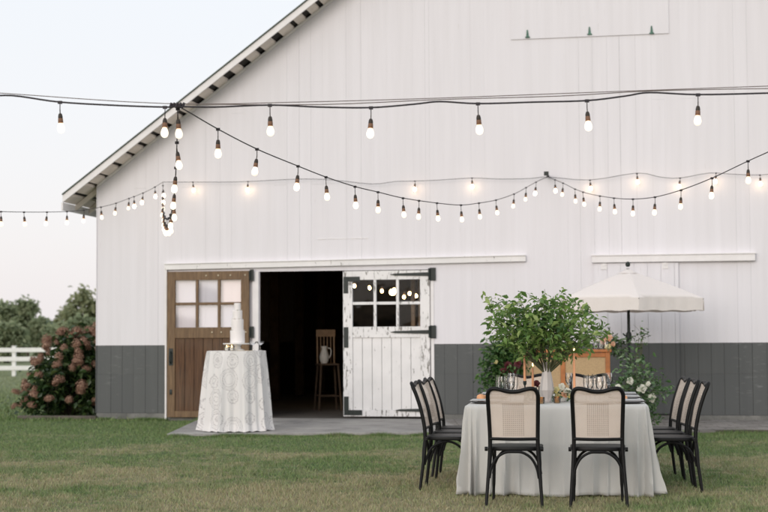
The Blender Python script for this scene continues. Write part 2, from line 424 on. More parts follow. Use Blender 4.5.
M['inner_wood'] = simple('old barn timber', (.075, .045, .026), .85, .35, 4, .3)
M['chair_wood'] = simple('pale maple wood', (.36, .22, .12), .5, .2, 8)
M['warm_planks'] = simple('warm brown partition boards', (.20, .105, .045), .8, .35, 3, .3)
M['inner_white'] = simple('whitewashed post', (.7, .66, .6), .8, .1)
M['inner_floor'] = simple('dusty barn floor', (.10, .09, .08), .95, .25, 3, .3)
M['urn'] = simple('grey stone urn', (.25, .24, .23), .85, .2, 10, .2)
M['hill'] = simple('wooded far hill', (.075, .105, .075), 1, .25, .08)

# ------------------------------------------------------------------ ground
mb = MB(); mb.add([(-1500, -60, 0), (1500, -60, 0), (1500, 2500, 0), (-1500, 2500, 0)], [(0, 1, 2, 3)])
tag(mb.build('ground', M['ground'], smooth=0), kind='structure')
SLZ = .05
def slab_obj(name, pts, z1, mat):
    mb = MB(); mb.prism(pts, 'z', -.1, z1); return tag(mb.build(name, mat, smooth=0, bevel=.008), kind='structure')
def bl(x, y): p = BW(x, y, 0); return (p.x, p.y)
g1 = G(167, 437.5); g2 = G(470, 435.5); g3 = G(650, 434, 0); g4 = G(760, 433.5)
xr = WL(440, 415)[0]
a = bl(WL(202, 415)[0], -.02); b_ = bl(xr, -.02); e_ = bl(17.5, -.02)
fr = Vector((g4.x-g2.x, g4.y-g2.y)).normalized(); far = (g2.x+fr.x*8, g2.y+fr.y*8)
slab_obj('concrete_apron', [(g1.x, g1.y), (g2.x, g2.y), b_, a], SLZ, M['slab'])
slab_obj('paved_path', [(g2.x+.004, g2.y), far, e_, (b_[0]+.004, b_[1])], SLZ+.002, M['paver'])

# grass
def grass(n, y0, y1, wmul, h0, h1, width, xlim=None):
    y = y0+(y1-y0)*rng.random(n)**1.25
    x = (rng.random(n)*2-1)*(wmul*y+.6)
    if xlim is not None:
        k = x < xlim(y); x, y = x[k], y[k]; 
    # keep off the slab / barn
    lx = (x-BO.x)*cos(TH)-(y-BO.y)*sin(TH); ly = (x-BO.x)*sin(TH)+(y-BO.y)*cos(TH)
    def side(p, q): return (q[0]-p[0])*(y-p[1])-(q[1]-p[1])*(x-p[0])
    A, B, D = (g1.x, g1.y), (g2.x, g2.y), far
    onslab = (side(A, B) > 0) & (side(B, D) > 0) & (side(a, A) > 0)
    inbarn = (lx > -.01) & (ly > -.02)
    k = ~(onslab | inbarn); x, y = x[k], y[k]; n = len(x)
    patch = .5+.5*np.sin(x*2.1+3*np.sin(y*.9))*np.sin(y*1.7+2*np.sin(x*1.3))
    clump = .5+.5*np.sin(x*31+4*np.sin(y*11))*np.sin(y*27+4*np.sin(x*13)); h = (h0+(h1-h0)*rng.random(n))*(.40+.55*patch+.55*clump)
    an = rng.random(n)*2*pi; lean = rng.normal(0, .5, (n, 2))*h[:, None]; wd = width*(.7+.6*rng.random(n))
    dx, dy = np.cos(an)*wd/2, np.sin(an)*wd/2; z = np.zeros(n)
    V = np.stack([np.stack([x-dx, y-dy, z], 1), np.stack([x+dx, y+dy, z], 1), np.stack([x+lean[:, 0], y+lean[:, 1], h], 1)], 1).reshape(-1, 3)
    return V
def fringe(p, q, n, hmin, hmax, spread=.04):
    t = rng.random(n); d = np.array(q)-np.array(p); L = np.hypot(*d); nv = np.array([d[1], -d[0]])/L
    off = np.abs(rng.normal(0, spread, n))+.004
    x = p[0]+d[0]*t+nv[0]*off; y = p[1]+d[1]*t+nv[1]*off
    cl = .35+.65*(np.sin(t*L*7+2*np.sin(t*L*2.3))*.5+.5); h = (hmin+(hmax-hmin)*rng.random(n))*cl
    an = rng.random(n)*2*pi; wd = .006; ln = rng.normal(0, .45, (n, 2))*h[:, None]; z = np.zeros(n)
    dx, dy = np.cos(an)*wd/2, np.sin(an)*wd/2
    return np.stack([np.stack([x-dx, y-dy, z], 1), np.stack([x+dx, y+dy, z], 1), np.stack([x+ln[:, 0], y+ln[:, 1], h], 1)], 1).reshape(-1, 3)
_f = [fringe((g1.x, g1.y), (g2.x, g2.y), 6000, .025, .075), fringe((g2.x, g2.y), far, 6500, .025, .08), fringe(bl(0, -.015), bl(WL(168, 415)[0], -.015), 2200, .025, .075, .03), fringe(a, (g1.x, g1.y), 2500, .03, .09), fringe((bp_l := BW(-1.6, -.05, 0))[:2], BW(-.05, -.05, 0)[:2], 3000, .03, .09, .05)]
V = np.concatenate(_f+[grass(420000, 9.5, 25, .29, .014, .038, .0055), grass(120000, 24, 60, .29, .03, .07, .018, lambda y: -.10*y)])
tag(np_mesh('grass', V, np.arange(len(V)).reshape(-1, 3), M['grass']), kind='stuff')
# taller fringe along the slab edge and foundation
# ------------------------------------------------------------------ barn
def barn_z(x): return None
jx0, jz0 = WL(97, 184.5); jx1, jz1 = WL(327, 2)
slope = (jz1-jz0)/(jx1-jx0); EZ = jz0-slope*jx0     # wall top at x = 0
XA = WL(592, 30)[0]; W = 2*XA; APZ = EZ+slope*XA
def roofz(x): return EZ+slope*(x if x < XA else W-x)
barn = tag(empty('barn', BO, -TH), 'large white gabled barn with a charcoal painted base behind the tables', 'barn')
ox0 = WL(259, 340)[0]; ox1 = WL(431, 340)[0]; oz = WL(345, 270.5)[1]
SB = .12   # bottom of siding
mb = MB(); x = 0; DP = 14.0
while x < W-.05:
    bw = random.choice((.19, .21, .24, .2)); x1 = min(x+bw, W)
    if x < ox0 < x1: x1 = ox0
    if x < ox1 < x1: x1 = ox1
    if x < XA < x1: x1 = XA
    if x1-x < .02: x1 = x+.02
    yo = random.uniform(-.0010, .0010); g = random.choice((.0001, .0001, .0003, .0004, .0012))
    z0 = oz if (ox0-.001 <= x and x1 <= ox1+.001) else SB
    za, zb = roofz(x), roofz(x1); L = x+g; Rr = x1-g; ft = -.0; bk = .03
    cuts = [z0]
    if z0 < 1: cuts.append(SB+.62+0*x)   # board joint low on the wall
    if random.random() < .35 and za > 3.6: cuts.append(random.choice((2.46+1.27, 4.9)))
    if z0 < 1: cuts.append(PAINTZ)
    cuts = sorted(c for c in set(cuts) if c < min(za, zb)-.15); L0, R0 = L, Rr
    for i, c in enumerate(cuts):
        last = i == len(cuts)-1
        t0, t1 = (za, zb) if last else (cuts[i+1]-.0015,)*2
        low = t1 < PAINTZ+.01; L, Rr = (L0+.0016, R0-.0016) if low else (L0, R0)
        yy = yo+random.uniform(-.0008, .0008)*(2.5 if low else 1)
        mb.add([(L, yy, c), (Rr, yy, c), (Rr, yy, t1), (L, yy, t0), (L, bk, c), (Rr, bk, c), (Rr, bk, t1), (L, bk, t0)],
               [(0, 1, 2, 3), (4, 7, 6, 5), (0, 4, 5, 1), (3, 2, 6, 7), (0, 3, 7, 4), (1, 5, 6, 2)])
    x = x1
mb.build('front_wall', M['siding'], barn, smooth=0)
# backing, side and rear walls
mb = MB()
mb.prism([(0, 0), (ox0, 0), (ox0, oz), (ox1, oz), (ox1, 0), (W, 0), (W, EZ), (XA, APZ), (0, EZ)], 'y', .031, .09)
mb.build('wall_framing', M['inner_wood'], barn, smooth=0)
for nm, xx in (('side_wall', (0, .12)), ('side_wall', (W-.12, W))):
    mb = MB(); mb.box(xx[0], xx[1], .091, DP, 0, EZ-.02); mb.build(nm, M['siding'], barn, smooth=0)
mb = MB(); mb.prism([(.121, 0), (W-.121, 0), (W-.121, EZ), (XA, APZ-.05), (.121, EZ)], 'y', DP-.12, DP); mb.build('rear_wall', M['inner_wood'], barn, smooth=0)
mb = MB(); mb.box(.0, ox0-.1, -.012, .03, -.1, SB-.004); mb.box(ox1+.08, W, -.012, .03, -.1, SB-.004); mb.build('foundation', M['foundation'], barn, smooth=0, bevel=.006)
# roof
OHG, OHE = .42, .42
nrm = math.hypot(1, slope)
def roofpoly(dz0, dz1, x0=-OHE, x1=XA):
    return [(x0, EZ+slope*x0+dz0), (x1, EZ+slope*x1+dz0), (x1, EZ+slope*x1+dz1), (x0, EZ+slope*x0+dz1)]
def mirror(p): return [(W-q[0], q[1]) for q in p][::-1]
mb = MB()
for f_ in (lambda p: p, mirror):
    mb.prism(f_(roofpoly(.045, .118)), 'y', -OHG, DP+.3); mb.prism(f_(roofpoly(.1, .118)), 'y', -OHG-.05, -OHG-.001)
mb.build('roof', M['shingle'], barn, smooth=0)
mb = MB()
for f_ in (lambda p: p, mirror): mb.prism(f_(roofpoly(.03, .0445)), 'y', -OHG, DP+.3)
mb.build('roof_deck', M['dark_gap'], barn, smooth=0)
for f_ in (lambda p: p, mirror):
    mb = MB(); mb.prism(f_(roofpoly(-.022, .099)), 'y', -OHG-.024, -OHG-.001); mb.build('bargeboard', M['white_trim'], barn, smooth=0, bevel=.003)
# soffit boards: short boards across the gable overhang with dark gaps
x = -OHE
while x < XA-.1:
    mb = MB()
    bw = random.uniform(.11, .17); gp = random.choice((.06, .07, .08, .08, .10, .14)); x1 = min(x+bw, XA)
    mb.prism([(x, EZ+slope*x-.012), (x1, EZ+slope*x1-.012), (x1, EZ+slope*x1+.028), (x, EZ+slope*x+.028)], 'y', -OHG, .05 if x > 0 else DP)
    mb.build('soffit_board', M['soffit'], barn, smooth=0); mb = MB()
    mb.prism([(W-x1, EZ+slope*x1-.012), (W-x, EZ+slope*x-.012), (W-x, EZ+slope*x+.028), (W-x1, EZ+slope*x1+.028)], 'y', -OHG, 0)
    mb.build('soffit_board', M['soffit'], barn, smooth=0)
    x = x1+gp
mb = MB()
mb.prism([(-OHE, EZ-slope*OHE-.02), (-OHE-.03, EZ-slope*OHE-.02), (-OHE-.03, EZ-slope*OHE-.14), (-OHE, EZ-slope*OHE-.14)], 'y', -OHG, DP+.3)
mb.build('eave_board', M['white_trim'], barn, smooth=0)
for k in range(23):
    mb = MB(); mb.prism([(-OHE, EZ-slope*OHE-.115), (-.01, EZ-.115), (-.01, EZ-.02), (-OHE, EZ-slope*OHE-.02)], 'y', .1+k*.6, .15+k*.6)
    mb.build('rafter_tail', M['soffit'], barn, smooth=0)
# rake trim under the soffit, against the wall
mb = MB(); mb.prism([(0.0, EZ-.06), (XA, APZ-.06), (XA, APZ-.014), (0.0, EZ-.014)], 'y', -.022, -.004); mb.build('rake_trim', M['white_trim'], barn, smooth=0)
# corner board, door casings, header
mb = MB(); mb.box(-.014, -.001, -.012, .12, SB, EZ-.03); mb.build('corner_board', M['siding'], barn, smooth=0)
hx0, hx1 = WL(165.5, 268)[0], WL(526, 262)[0]; hz0 = WL(168, 270)[1]; hz1 = WL(525, 261.5)[1]
hh = .085
def slant(x0, x1, za, zb, h, y0, y1):
    return [(x0, y, z) for y in (y0, y1) for z in (za, za+h)]+[(x1, y, z) for y in (y0, y1) for z in (zb, zb+h)]
mb = MB(); mb.add(slant(hx0, hx1, hz0, hz1, hh, -.06, -.004), [(0, 1, 3, 2), (4, 6, 7, 5), (0, 4, 5, 1), (2, 3, 7, 6), (1, 5, 7, 3), (0, 2, 6, 4)])
mb.add(slant(hx0, hx1, hz0+hh+.001, hz1+hh+.001, .014, -.078, -.004), [(0, 1, 3, 2), (4, 6, 7, 5), (0, 4, 5, 1), (2, 3, 7, 6), (1, 5, 7, 3), (0, 2, 6, 4)])
mb.build('door_header', M['door_planks'], barn, smooth=0, bevel=.003)
jl = WL(252.5, 340)[0]
mb = MB(); mb.box(jl+.008, ox0, -.03, .09, SLZ, oz); mb.build('door_jamb', M['white_trim'], barn, smooth=0, bevel=.002)
mb = MB(); mb.box(ox1, ox1+.05, -.012, -.005, SLZ, oz); mb.build('door_jamb', M['white_trim'], barn, smooth=0, bevel=.002)
tx = WL(165.8, 340)[0]; mb = MB(); mb.box(tx, tx+.03, -.05, -.004, .02, hz0-.002); mb.build('trim_strip', M['white_trim'], barn, smooth=0)

def door(x0, x1, z0, z1, y0, y1, planks, frame, glassmat, nm, stile=.13):
    """panelled barn door with six panes: children of the barn, sub parts below"""
    d = empty(nm, (0, 0, 0)); d.parent = barn
    gz0 = z1-(z1-z0)*.385; gz1 = z1-.14
    mb = MB()
    mb.box(x0, x0+stile, y0, y1, z0, z1); mb.box(x1-stile, x1, y0, y1, z0, z1)
    mb.box(x0+stile+.001, x1-stile-.001, y0+.002, y1-.002, gz1, z1); mb.box(x0+stile+.001, x1-stile-.001, y0+.002, y1-.002, gz0-.17, gz0)
    mb.box(x0+stile+.001, x1-stile-.001, y0+.002, y1-.002, z0, z0+.10)
    mb.build('door_frame', frame, d, smooth=0, bevel=.004)
    mb = MB(); n = 7; ww = (x1-x0-2*stile)/n
    for i in range(n):
        mb.box(x0+stile+i*ww+.003, x0+stile+(i+1)*ww-.003, y0+.02+random.uniform(-.002, .002), y1-.012, z0+.101, gz0-.171)
    mb.build('planks', planks, d, smooth=0, bevel=.003)
    mb = MB(); gx0, gx1 = x0+stile, x1-stile; t = .022
    for i in (1, 2): xx = gx0+(gx1-gx0)*i/3; mb.box(xx-t, xx+t, y0+.008, y1-.008, gz0+.001, gz1-.001)
    zz = (gz0+gz1)/2
    for i in range(3): mb.box(gx0+(gx1-gx0)*i/3+(t if i else .001)+.001, gx0+(gx1-gx0)*(i+1)/3-(t if i < 2 else .001)-.001, y0+.010, y1-.010, zz-t, zz+t)
    mb.build('glazing_bars', frame, d, smooth=0, bevel=.003)
    for j in range(2):
        for i in range(3):
            a0 = gx0+(gx1-gx0)*i/3; a1 = gx0+(gx1-gx0)*(i+1)/3; c0, c1 = (gz0, zz) if j == 0 else (zz, gz1)
            ym = (y0+y1)/2; tl = random.uniform(-.004, .004); t2 = random.uniform(-.003, .003)
            mb = MB(); mb.add([(a0, ym+tl+t2, c0), (a1, ym-tl+t2, c0), (a1, ym-tl-t2, c1), (a0, ym+tl-t2, c1)], [(0, 1, 2, 3)]); mb.build('pane', glassmat, d, smooth=0)
    return d, gz0, gz1
# brown door, swung back flat against the wall
bx0, bx1 = WL(169, 340)[0], WL(250.5, 340)[0]
bd, gz0, gz1 = door(bx0, bx1, .06, WL(210, 271.5)[1], -.10, -.045, M['brown'], M['brown_frame'], M['pane_open'], 'brown_door')
bd['label'] = 'brown plank door with six panes swung open against the wall'
mb = MB()
for x_, z_ in [(bx1-.06, gz1+.07), (bx1-.3, gz1+.07), (bx1-.5, gz1+.07), (bx1-.7, gz1+.07), (bx1-.05, gz0-.08), (bx1-.2, gz0-.08), (bx1-.45, gz0-.08), (bx1-.6, gz0-.08)]:
    mb = MB(); M4 = Matrix.Translation((x_, -.10, z_)) @ Matrix.Rotation(pi/2, 4, 'X'); q = MB(); q.lathe([(0.015, -.002), (.013, .008), (0, .012)], sides=10); mb.add([M4 @ Vector(v) for v in q.v], q.f); mb.build('bolt', M['bolt'], bd)
hp = empty('handle', (0, 0, 0)); bpy.data.objects.remove(hp)
hxp = WL(173, 340)[0]
mb = MB(); mb.box(hxp-.035, hxp+.035, -.108, -.1015, .88, 1.15)
mb.tube(smooth_path([(hxp, -.105, 1.10), (hxp, -.15, 1.07), (hxp, -.155, 1.0), (hxp, -.15, .94), (hxp, -.105, .91)], 4), .011, 8); mb.build('door_handle', M['iron'], bd)
mb = MB(); mb.box(hxp-.02, hxp+.02, -.112, -.1015, .42, .50); mb.build('latch', M['iron'], bd, bevel=.003)
for zz_ in (gz1+.07, gz0-.08):
    mb = MB(); mb.box(bx1+.008, bx1+.07, -.075, -.06, zz_-.09, zz_+.09); mb.tube([(bx1+.015, -.085, zz_-.07), (bx1+.015, -.085, zz_+.07)], .016, 8); mb.build('hinge', M['iron'], bd)
# white closed door
wx0, wx1 = WL(343.5, 340)[0], ox1-.012
wd, gz0, gz1 = door(wx0, wx1, SLZ+.03, oz-.012, -.03, .03, M['door_planks'], M['chipped'], M['pane'], 'white_door', .15)
wd['label'] = 'white door with peeling paint, black strap hinges and six dark panes'
def strap(zc, L, nm='hinge'):
    mb = MB(); xe = wx1-.005
    mb.prism([(xe, zc-.03), (xe, zc+.03), (xe-L+.08, zc+.016), (xe-L, zc), (xe-L+.08, zc-.016)], 'y', -.042, -.0305)
    mb.box(xe+.012, xe+.10, -.03, -.0135, zc-.10, zc+.10)
    mb.tube([(xe+.004, -.045, zc-.09), (xe+.004, -.045, zc+.09)], .018, 8)
    mb.build(nm, M['iron'], wd, smooth=30)
    m2 = MB()
    for k in range(3): m2.lathe([(0, -.0), (0.012, .0), (.010, .006), (0, .008)], sides=8) if False else None
for zc in (oz-.075, gz0-.085): strap(zc, .62)
strap(SLZ+.13, .55)
for (z0_, z1_) in ((oz-.36, oz-.10), (1.15, 1.47)):
    mb = MB(); mb.box(wx0+.01, wx0+.085, -.040, -.0305, z0_, z1_)
    if z1_ > 2: mb.box(wx0+.0855, wx0+.27, -.040, -.0305, z1_-.075, z1_)
    mb.build('corner_bracket', M['iron'], wd, smooth=0, bevel=.003)
mb = MB(); mb.box(wx0+.01, wx0+.085, -.040, -.0305, SLZ+.05, SLZ+.34); mb.box(wx0+.0855, wx0+.30, -.040, -.0305, SLZ+.05, SLZ+.13); mb.build('corner_bracket', M['iron'], wd, smooth=0, bevel=.003)
# sliding door with its track on the right
rx0, rx1 = WL(592, 262)[0], WL(755, 260)[0]; rz = WL(594, 263)[1]
mb = MB(); mb.box(rx0, rx1, -.085, -.004, rz, rz+.10); mb.box(rx0-.01, rx1+.01, -.10, -.004, rz+.101, rz+.12); mb.build('door_track', M['white_trim'], barn, smooth=0, bevel=.004)
sx0, sx1 = WL(594.5, 300)[0], WL(679, 300)[0]
sdoor = empty('sliding_door'); sdoor.parent = barn
mb = MB(); xx = sx0
while xx < sx1-.02:
    x2 = min(xx+.2, sx1); mb.box(xx+.0015, x2-.0015, -.045+random.uniform(-.002, .002), -.004, SB+.02, rz-.01); xx = x2
mb.build('planks', M['siding'], sdoor, smooth=0)
for px in (604, 665):
    hx = WL(px, 262)[0]; mb = MB(); mb.box(hx-.045, hx+.045, -.056, -.0475, rz-.10, rz-.012); mb.tube([(hx, -.066, rz-.03), (hx, -.049, rz-.03)], .025, 10); mb.build('hanger', M['white_trim'], sdoor, smooth=30)
# hay loft door
lx0, _ = WL(511, 35); lx1, _ = WL(669, 35); lza = WL(512, 40)[1]; lzb = WL(668, 33)[1]
loft = empty('loft_door'); loft.parent = barn
mb = MB(); n = 9
for i in range(n):
    a0 = lx0+(lx1-lx0)*i/n; a1 = lx0+(lx1-lx0)*(i+1)/n; zl = lza+(lzb-lza)*i/n
    mb.box(a0+(.002 if i == 0 else .0002), a1-.0002, -.018+random.uniform(-.0006, .0006), -.004, (lza+lzb)/2, 8.0 if True else 0)
mb.build('planks', M['siding'], loft, smooth=0)
for px, py in ((527, 34), (589, 31), (651, 30)):
    hx, hz = WL(px, py); mb = MB()
    mb.prism([(hx-.012, hz-.05), (hx+.032, hz-.05), (hx+.016, hz+.06), (hx-.002, hz+.06)], 'y', -.030, -.0195); mb.tube([(hx-.025, -.030, hz-.055), (hx+.045, -.030, hz-.055)], .010, 8)
    mb.build('hinge', M['verdigris'], loft, smooth=30)
# old nail line on the wall
nx0, nz = WL(318, 239.5); nx1, _ = WL(368, 239.5)
mb = MB(); mb.box(nx0, nx0+.12, -.008, -.003, nz, nz+.012); mb.box(nx0+.15, nx1-.3, -.0065, -.003, nz+.003, nz+.010); mb.box(nx1-.26, nx1, -.008, -.003, nz+.004, nz+.014); mb.build('batten', M['white_trim'], barn, smooth=0)
# inside
mb = MB(); mb.box(.13, W-.13, .095, DP-.13, -.05, .045); mb.build('barn_floor', M['inner_floor'], barn, smooth=0)
for k in range(5):
    for xx in (ox0-1.6, ox1+1.2):
        mb = MB(); mb.box(xx, xx+.18, 2.4+k*2.2, 2.58+k*2.2, .046, 3.2); mb.build('post', M['inner_wood'], barn, smooth=0, bevel=.01)
mb = MB()
for k in range(5): mb.box(.13, W-.13, 2.38+k*2.2, 2.6+k*2.2, 3.21, 3.42)
for k in range(30): mb.box(.2+k*.55, .27+k*.55, .1, DP-.2, 3.421, 3.6)
mb.box(.13, W-.13, .1, DP-.2, 3.601, 3.63)
mb.build('loft_floor', M['inner_wood'], barn, smooth=0)
mb = MB(); px_, d_ = 419.5, 24.8; q = WL(419.5, 307); mb.box(q[0]+.02, q[0]+.14, .5, .62, .046, 2.15); mb.build('post', M['inner_white'], barn, smooth=0, bevel=.008)
mb = MB(); qa, qb = WL(338, 300)[0], WL(436, 300)[0]
nb = 14
for i in range(nb): mb.box(qa+.9+(qb-qa)*1.1*i/nb, qa+.9+(qb-qa)*1.1*(i+1)/nb-.006, 5.0+random.uniform(-.004, .004), 5.03, .046, 3.2)
mb.build('added_partition', M['warm_planks'], barn, smooth=0)  # boards added to catch bulb glow behind the door panes
for px in (384, 392):
    q = WL(px, 300)[0]; mb = MB(); mb.box(q+.1, q+.17, 2.0, 2.07, .046, 3.2); mb.build('post', M['chair_wood'], barn, smooth=0, bevel=.008)

# ------------------------------------------------------------------ string lights
def bulb_meshes():
    s_ = MB(); s_.tube([(0, 0, 0), (0, 0, -.035)], .004, 6); s_.lathe([(.0, -.030), (.010, -.031), (.014, -.04), (.0165, -.052), (.0170, -.064), (.0165, -.066)], sides=12)
    c_ = MB(); c_.lathe([(.0160, -.0655), (.0180, -.070), (.0190, -.096), (.0170, -.100)], sides=12)
    g_ = MB(); g_.lathe([(.0145, -.099), (.018, -.108), (.024, -.122), (.0275, -.137), (.0275, -.148), (.0235, -.162), (.015, -.171), (.006, -.175), (0, -.176)], sides=16)
    out = []
    for q, m in ((s_, M['socket']), (c_, M['socket_base']), (g_, M['bulb'])):
        me = q.mesh('bulb'); shade(me, 50); me.materials.append(m); out.append(me)
    return out
SOCK, CAP, GLASS = bulb_meshes()
GDIM = GLASS.copy(); GDIM.materials.clear(); GDIM.materials.append(M['bulb_dim'])
GWALL = GLASS.copy(); GWALL.materials.clear(); GWALL.materials.append(M['bulb_wall'])
GIN = GLASS.copy(); GIN.materials.clear(); GIN.materials.append(M['bulb_in'])
def add_bulb(root, p, drop=.05, dim=False, glass=None, tilt=None):
    tx_, ty_ = tilt or (random.uniform(-.13, .13), random.uniform(-.13, .13))
    s = mesh_obj('socket', SOCK, None, root, Vector(p)-root.location-Vector((0, 0, drop)), (tx_, ty_, 0))
    mesh_obj('socket_cap', CAP, None, s); mesh_obj('bulb', glass or (GDIM if dim else GLASS), None, s); return s
def clip(mb, p):
    mb.box(p[0]-.013, p[0]+.013, p[1]-.008, p[1]+.008, p[2]-.011, p[2]+.007)
def walldist(p): return ((Z0-p[0]*math.tan(TH))-p[1])*cos(TH)
def string(label, nodes, bulbs, drop=.05, r=.0045, n=5, glass=None, dim=(), sc=.86, cat='string lights'):
    """nodes: cable points; bulbs: points on the cable"""
    root = empty('string_lights', nodes[0]); tag(root, label, cat, 'festoon strings of warm bulbs')
    o = Vector(nodes[0]); mb = MB(); mb.tube([Vector(p)-o for p in smooth_path(nodes, n)], r, 6)
    for b in bulbs:
        q = Vector(b)-o; clip(mb, q); mb.tube([q, q-Vector((0, 0, drop+.005))], .003, 5)
    mb.build('cable', M['cable'], root)
    for i, b in enumerate(bulbs): add_bulb(root, b, drop, i in dim, glass or (GWALL if walldist(b) < 1.6 else None)).scale = (sc,)*3
    return root
# 1: top string at ~9.3 m
DS = 9.3
cab = [(-60, 98), (-20, 97), (12, 95.5), (60, 102), (120, 105.5), (165, 107), (178, 106.5), (215, 107), (270, 105), (320, 107), (371, 107.5), (415, 104), (440, 101.5), (478, 103.5), (535, 102), (587, 100.5), (625, 96), (650, 92.5), (698, 94.5), (768, 93), (830, 91), (900, 95)]
nodes = [P(x, y, DS) for x, y in cab]
bx_ = [(60, 102), (165, 107), (270, 105), (371, 107.5), (478, 103.5), (587, 100.5), (698, 94.5), (805, 92)]
s1 = string('long black string of seven bulbs spanning the whole frame high in front', nodes, [P(x, y, DS) for x, y in bx_], .045, .0055)
HUB1 = P(178, 106, DS); HUB2 = wallworld(548, 177, .35); HUB3 = wallworld(163, 182, .12)
w0 = [(-60, 90), (0, 93), (165, 103.5), (300, 102), (440, 98), (600, 92), (768, 86), (900, 82)]
mb = MB(); mb.tube(smooth_path([P(x, y, DS)-s1.location for x, y in w0], 4), .0028, 5)
w1 = [(178, 104), (320, 104.5), (440, 99.5), (560, 96), (650, 91), (768, 88.5), (900, 88)]
mb.tube(smooth_path([P(x, y, DS)-s1.location for x, y in w1], 4), .003, 5); mb.build('guide_wire', M['wire'], s1)
mb = MB()
for k in range(5): mb.tube([HUB1-s1.location+Vector((-.05+.018*k, 0, -.012+.006*(k % 2))), HUB1-s1.location+Vector((-.04+.02*k, .004, .02))], .009, 6)
mb.build('junction', M['cable'], s1)
def span(A, B, px_list, py_fn, label, drop=.045, extra=8, dim=()):
    """cable between two real anchor points whose height follows the sag read off py_fn(px); bulbs at the given picture columns"""
    def point(px):
        # plan position where the vertical picture column px crosses the line A-B
        r = ray(px, py_fn(px)); k = r.x/r.y
        t = (A.x-k*A.y)/(k*(B.y-A.y)-(B.x-A.x)); y = A.y+(B.y-A.y)*t
        return P(px, py_fn(px), y)
    return point
def interp(tab):
    xs = [p[0] for p in tab]; ys = [p[1] for p in tab]
    pts = smooth_path([(x, y, 0) for x, y in tab], 8)
    X = [p.x for p in pts]; Y = [p.y for p in pts]
    if X[0] > X[-1]: X, Y = X[::-1], Y[::-1]
    return lambda x: float(np.interp(x, X, Y))
# 2: hub1 -> hub2
f2 = interp([(182, 108), (218, 129), (257, 149), (298, 166), (326, 177), (355, 186.5), (378, 192), (403, 198), (437, 203), (461, 205), (479, 203), (496, 200), (514, 194), (527, 187), (540, 180), (548, 177)])
pt = span(HUB1, HUB2, None, f2, '')
cols = [218, 257, 298, 326, 355, 378, 403, 419, 437, 461, 479, 496, 514, 526, 536]
string('string of bulbs sagging from the upper left junction down to the wall junction', [HUB1]+[pt(x) for x in range(190, 546, 8)]+[HUB2], [pt(x) for x in cols], .045, .0045, 2, dim=(1,))
# 3: along the wall
wc = [(163, 182), (193, 182), (222, 182), (248, 181.5), (300, 179), (333, 180), (372, 184), (395, 181.5), (415, 181), (440, 180), (472, 178), (500, 179), (530, 178.5), (548, 177), (590, 180), (637, 173), (660, 177), (680, 178), (709, 173), (730, 174), (760, 175), (800, 172), (860, 175)]
string('string of glowing bulbs stapled along the barn wall', [wallworld(x, y, .10) for x, y in wc], [wallworld(x, y, .10) for x, y in ((193, 182), (248, 181.5), (415, 181), (472, 178), (590, 180), (637, 173.5), (680, 178), (716, 173), (760, 175), (800, 172))], .012, .004, 3, glass=GWALL)
# 4: left string
E4 = P(-60, 212, 16.0)
f4 = interp([(-60, 209), (0, 211.5), (24, 212), (47, 212), (67, 211.5), (84, 210), (101, 207), (115, 203.5), (130, 198), (143, 193), (155, 187), (163, 182)])
pt = span(HUB3, E4, None, f4, '')
string('string of small bulbs reaching from the wall out over the left lawn', [pt(x) for x in range(-56, 160, 8)]+[HUB3], [pt(x) for x in (-24, 1, 24, 47, 67, 84, 101, 116, 129, 134, 143, 155)], .03, .004, 2)
# 5: hub1 -> hub3, seen end on
L5 = (HUB3-HUB1).length; nodes = []; bs = []
for k in range(41):
    t = k/40; p = HUB1.lerp(HUB3, t); p.z -= 4*.65*t*(1-t)*(1+.25*(.5-t)); p.x += .022*sin(t*6.3); nodes.append(p)
for k in range(17):
    t = .004+k/16.6; p0 = nodes[min(40, int(t*40))]; p1 = nodes[min(40, int(t*40)+1)]; bs.append(p0.lerp(p1, t*40-int(t*40)))
string('sagging string of bulbs seen end on beneath the upper left junction', nodes, bs, .04, .0045, 1)
# 6: hub2 -> right, toward the camera
E6 = P(900, 100, 9.3)
f6 = interp([(548, 177), (563, 183), (575, 189), (590, 194), (614, 198), (633, 199), (655, 197), (681, 190), (712, 178), (748, 161), (768, 152), (820, 128), (900, 95)])
pt = span(HUB2, E6, None, f6, '')
string('string of bulbs sagging from the wall junction toward the right edge', [HUB2]+[pt(x) for x in range(556, 890, 9)], [pt(x) for x in (555, 563, 575, 583, 600, 614, 633, 655, 681, 712, 748, 795)], .045, .0045, 2)
# wall junction bracket belongs to string 6 side: small bracket on the barn
mb = MB(); hl = WL(548, 176)
mb.tube([(hl[0], -.0, hl[1]+.0), (hl[0], -.36, hl[1])], .02, 8); mb.box(hl[0]-.035, hl[0]+.035, -.385, -.345, hl[1]-.03, hl[1]+.03); mb.build('string_bracket', M['iron'], barn, smooth=30)
# inside string
din = 27.5
ci = [(330, 276), (354, 279), (369, 281), (382, 284), (394, 283), (404, 290), (410, 286.5), (417, 289), (440, 284)]
string('warm bulbs hanging inside the dark barn behind the white door', [P(x, y, din) for x, y in ci], [P(x, y, din) for x, y in ci[1:8]], .01, .004, 3, glass=GIN)
lamp = tag(empty('pendant_lamp', P(392.5, 292, din-.5)), 'bright round lamp hanging inside the barn behind the door panes', 'lamp')
mb = MB(); mb.tube([(0, 0, .05), (0, 0, 3.55-lamp.location.z)], .006, 6); mb.build('cord', M['cable'], lamp)
mb = MB(); mb.lathe([(0, -.06), (.035, -.052), (.055, -.02), (.058, 0), (.045, .035), (.02, .05), (0, .05)]); mb.build('globe', emis('lamp globe', (1, .62, .27), 26), lamp)

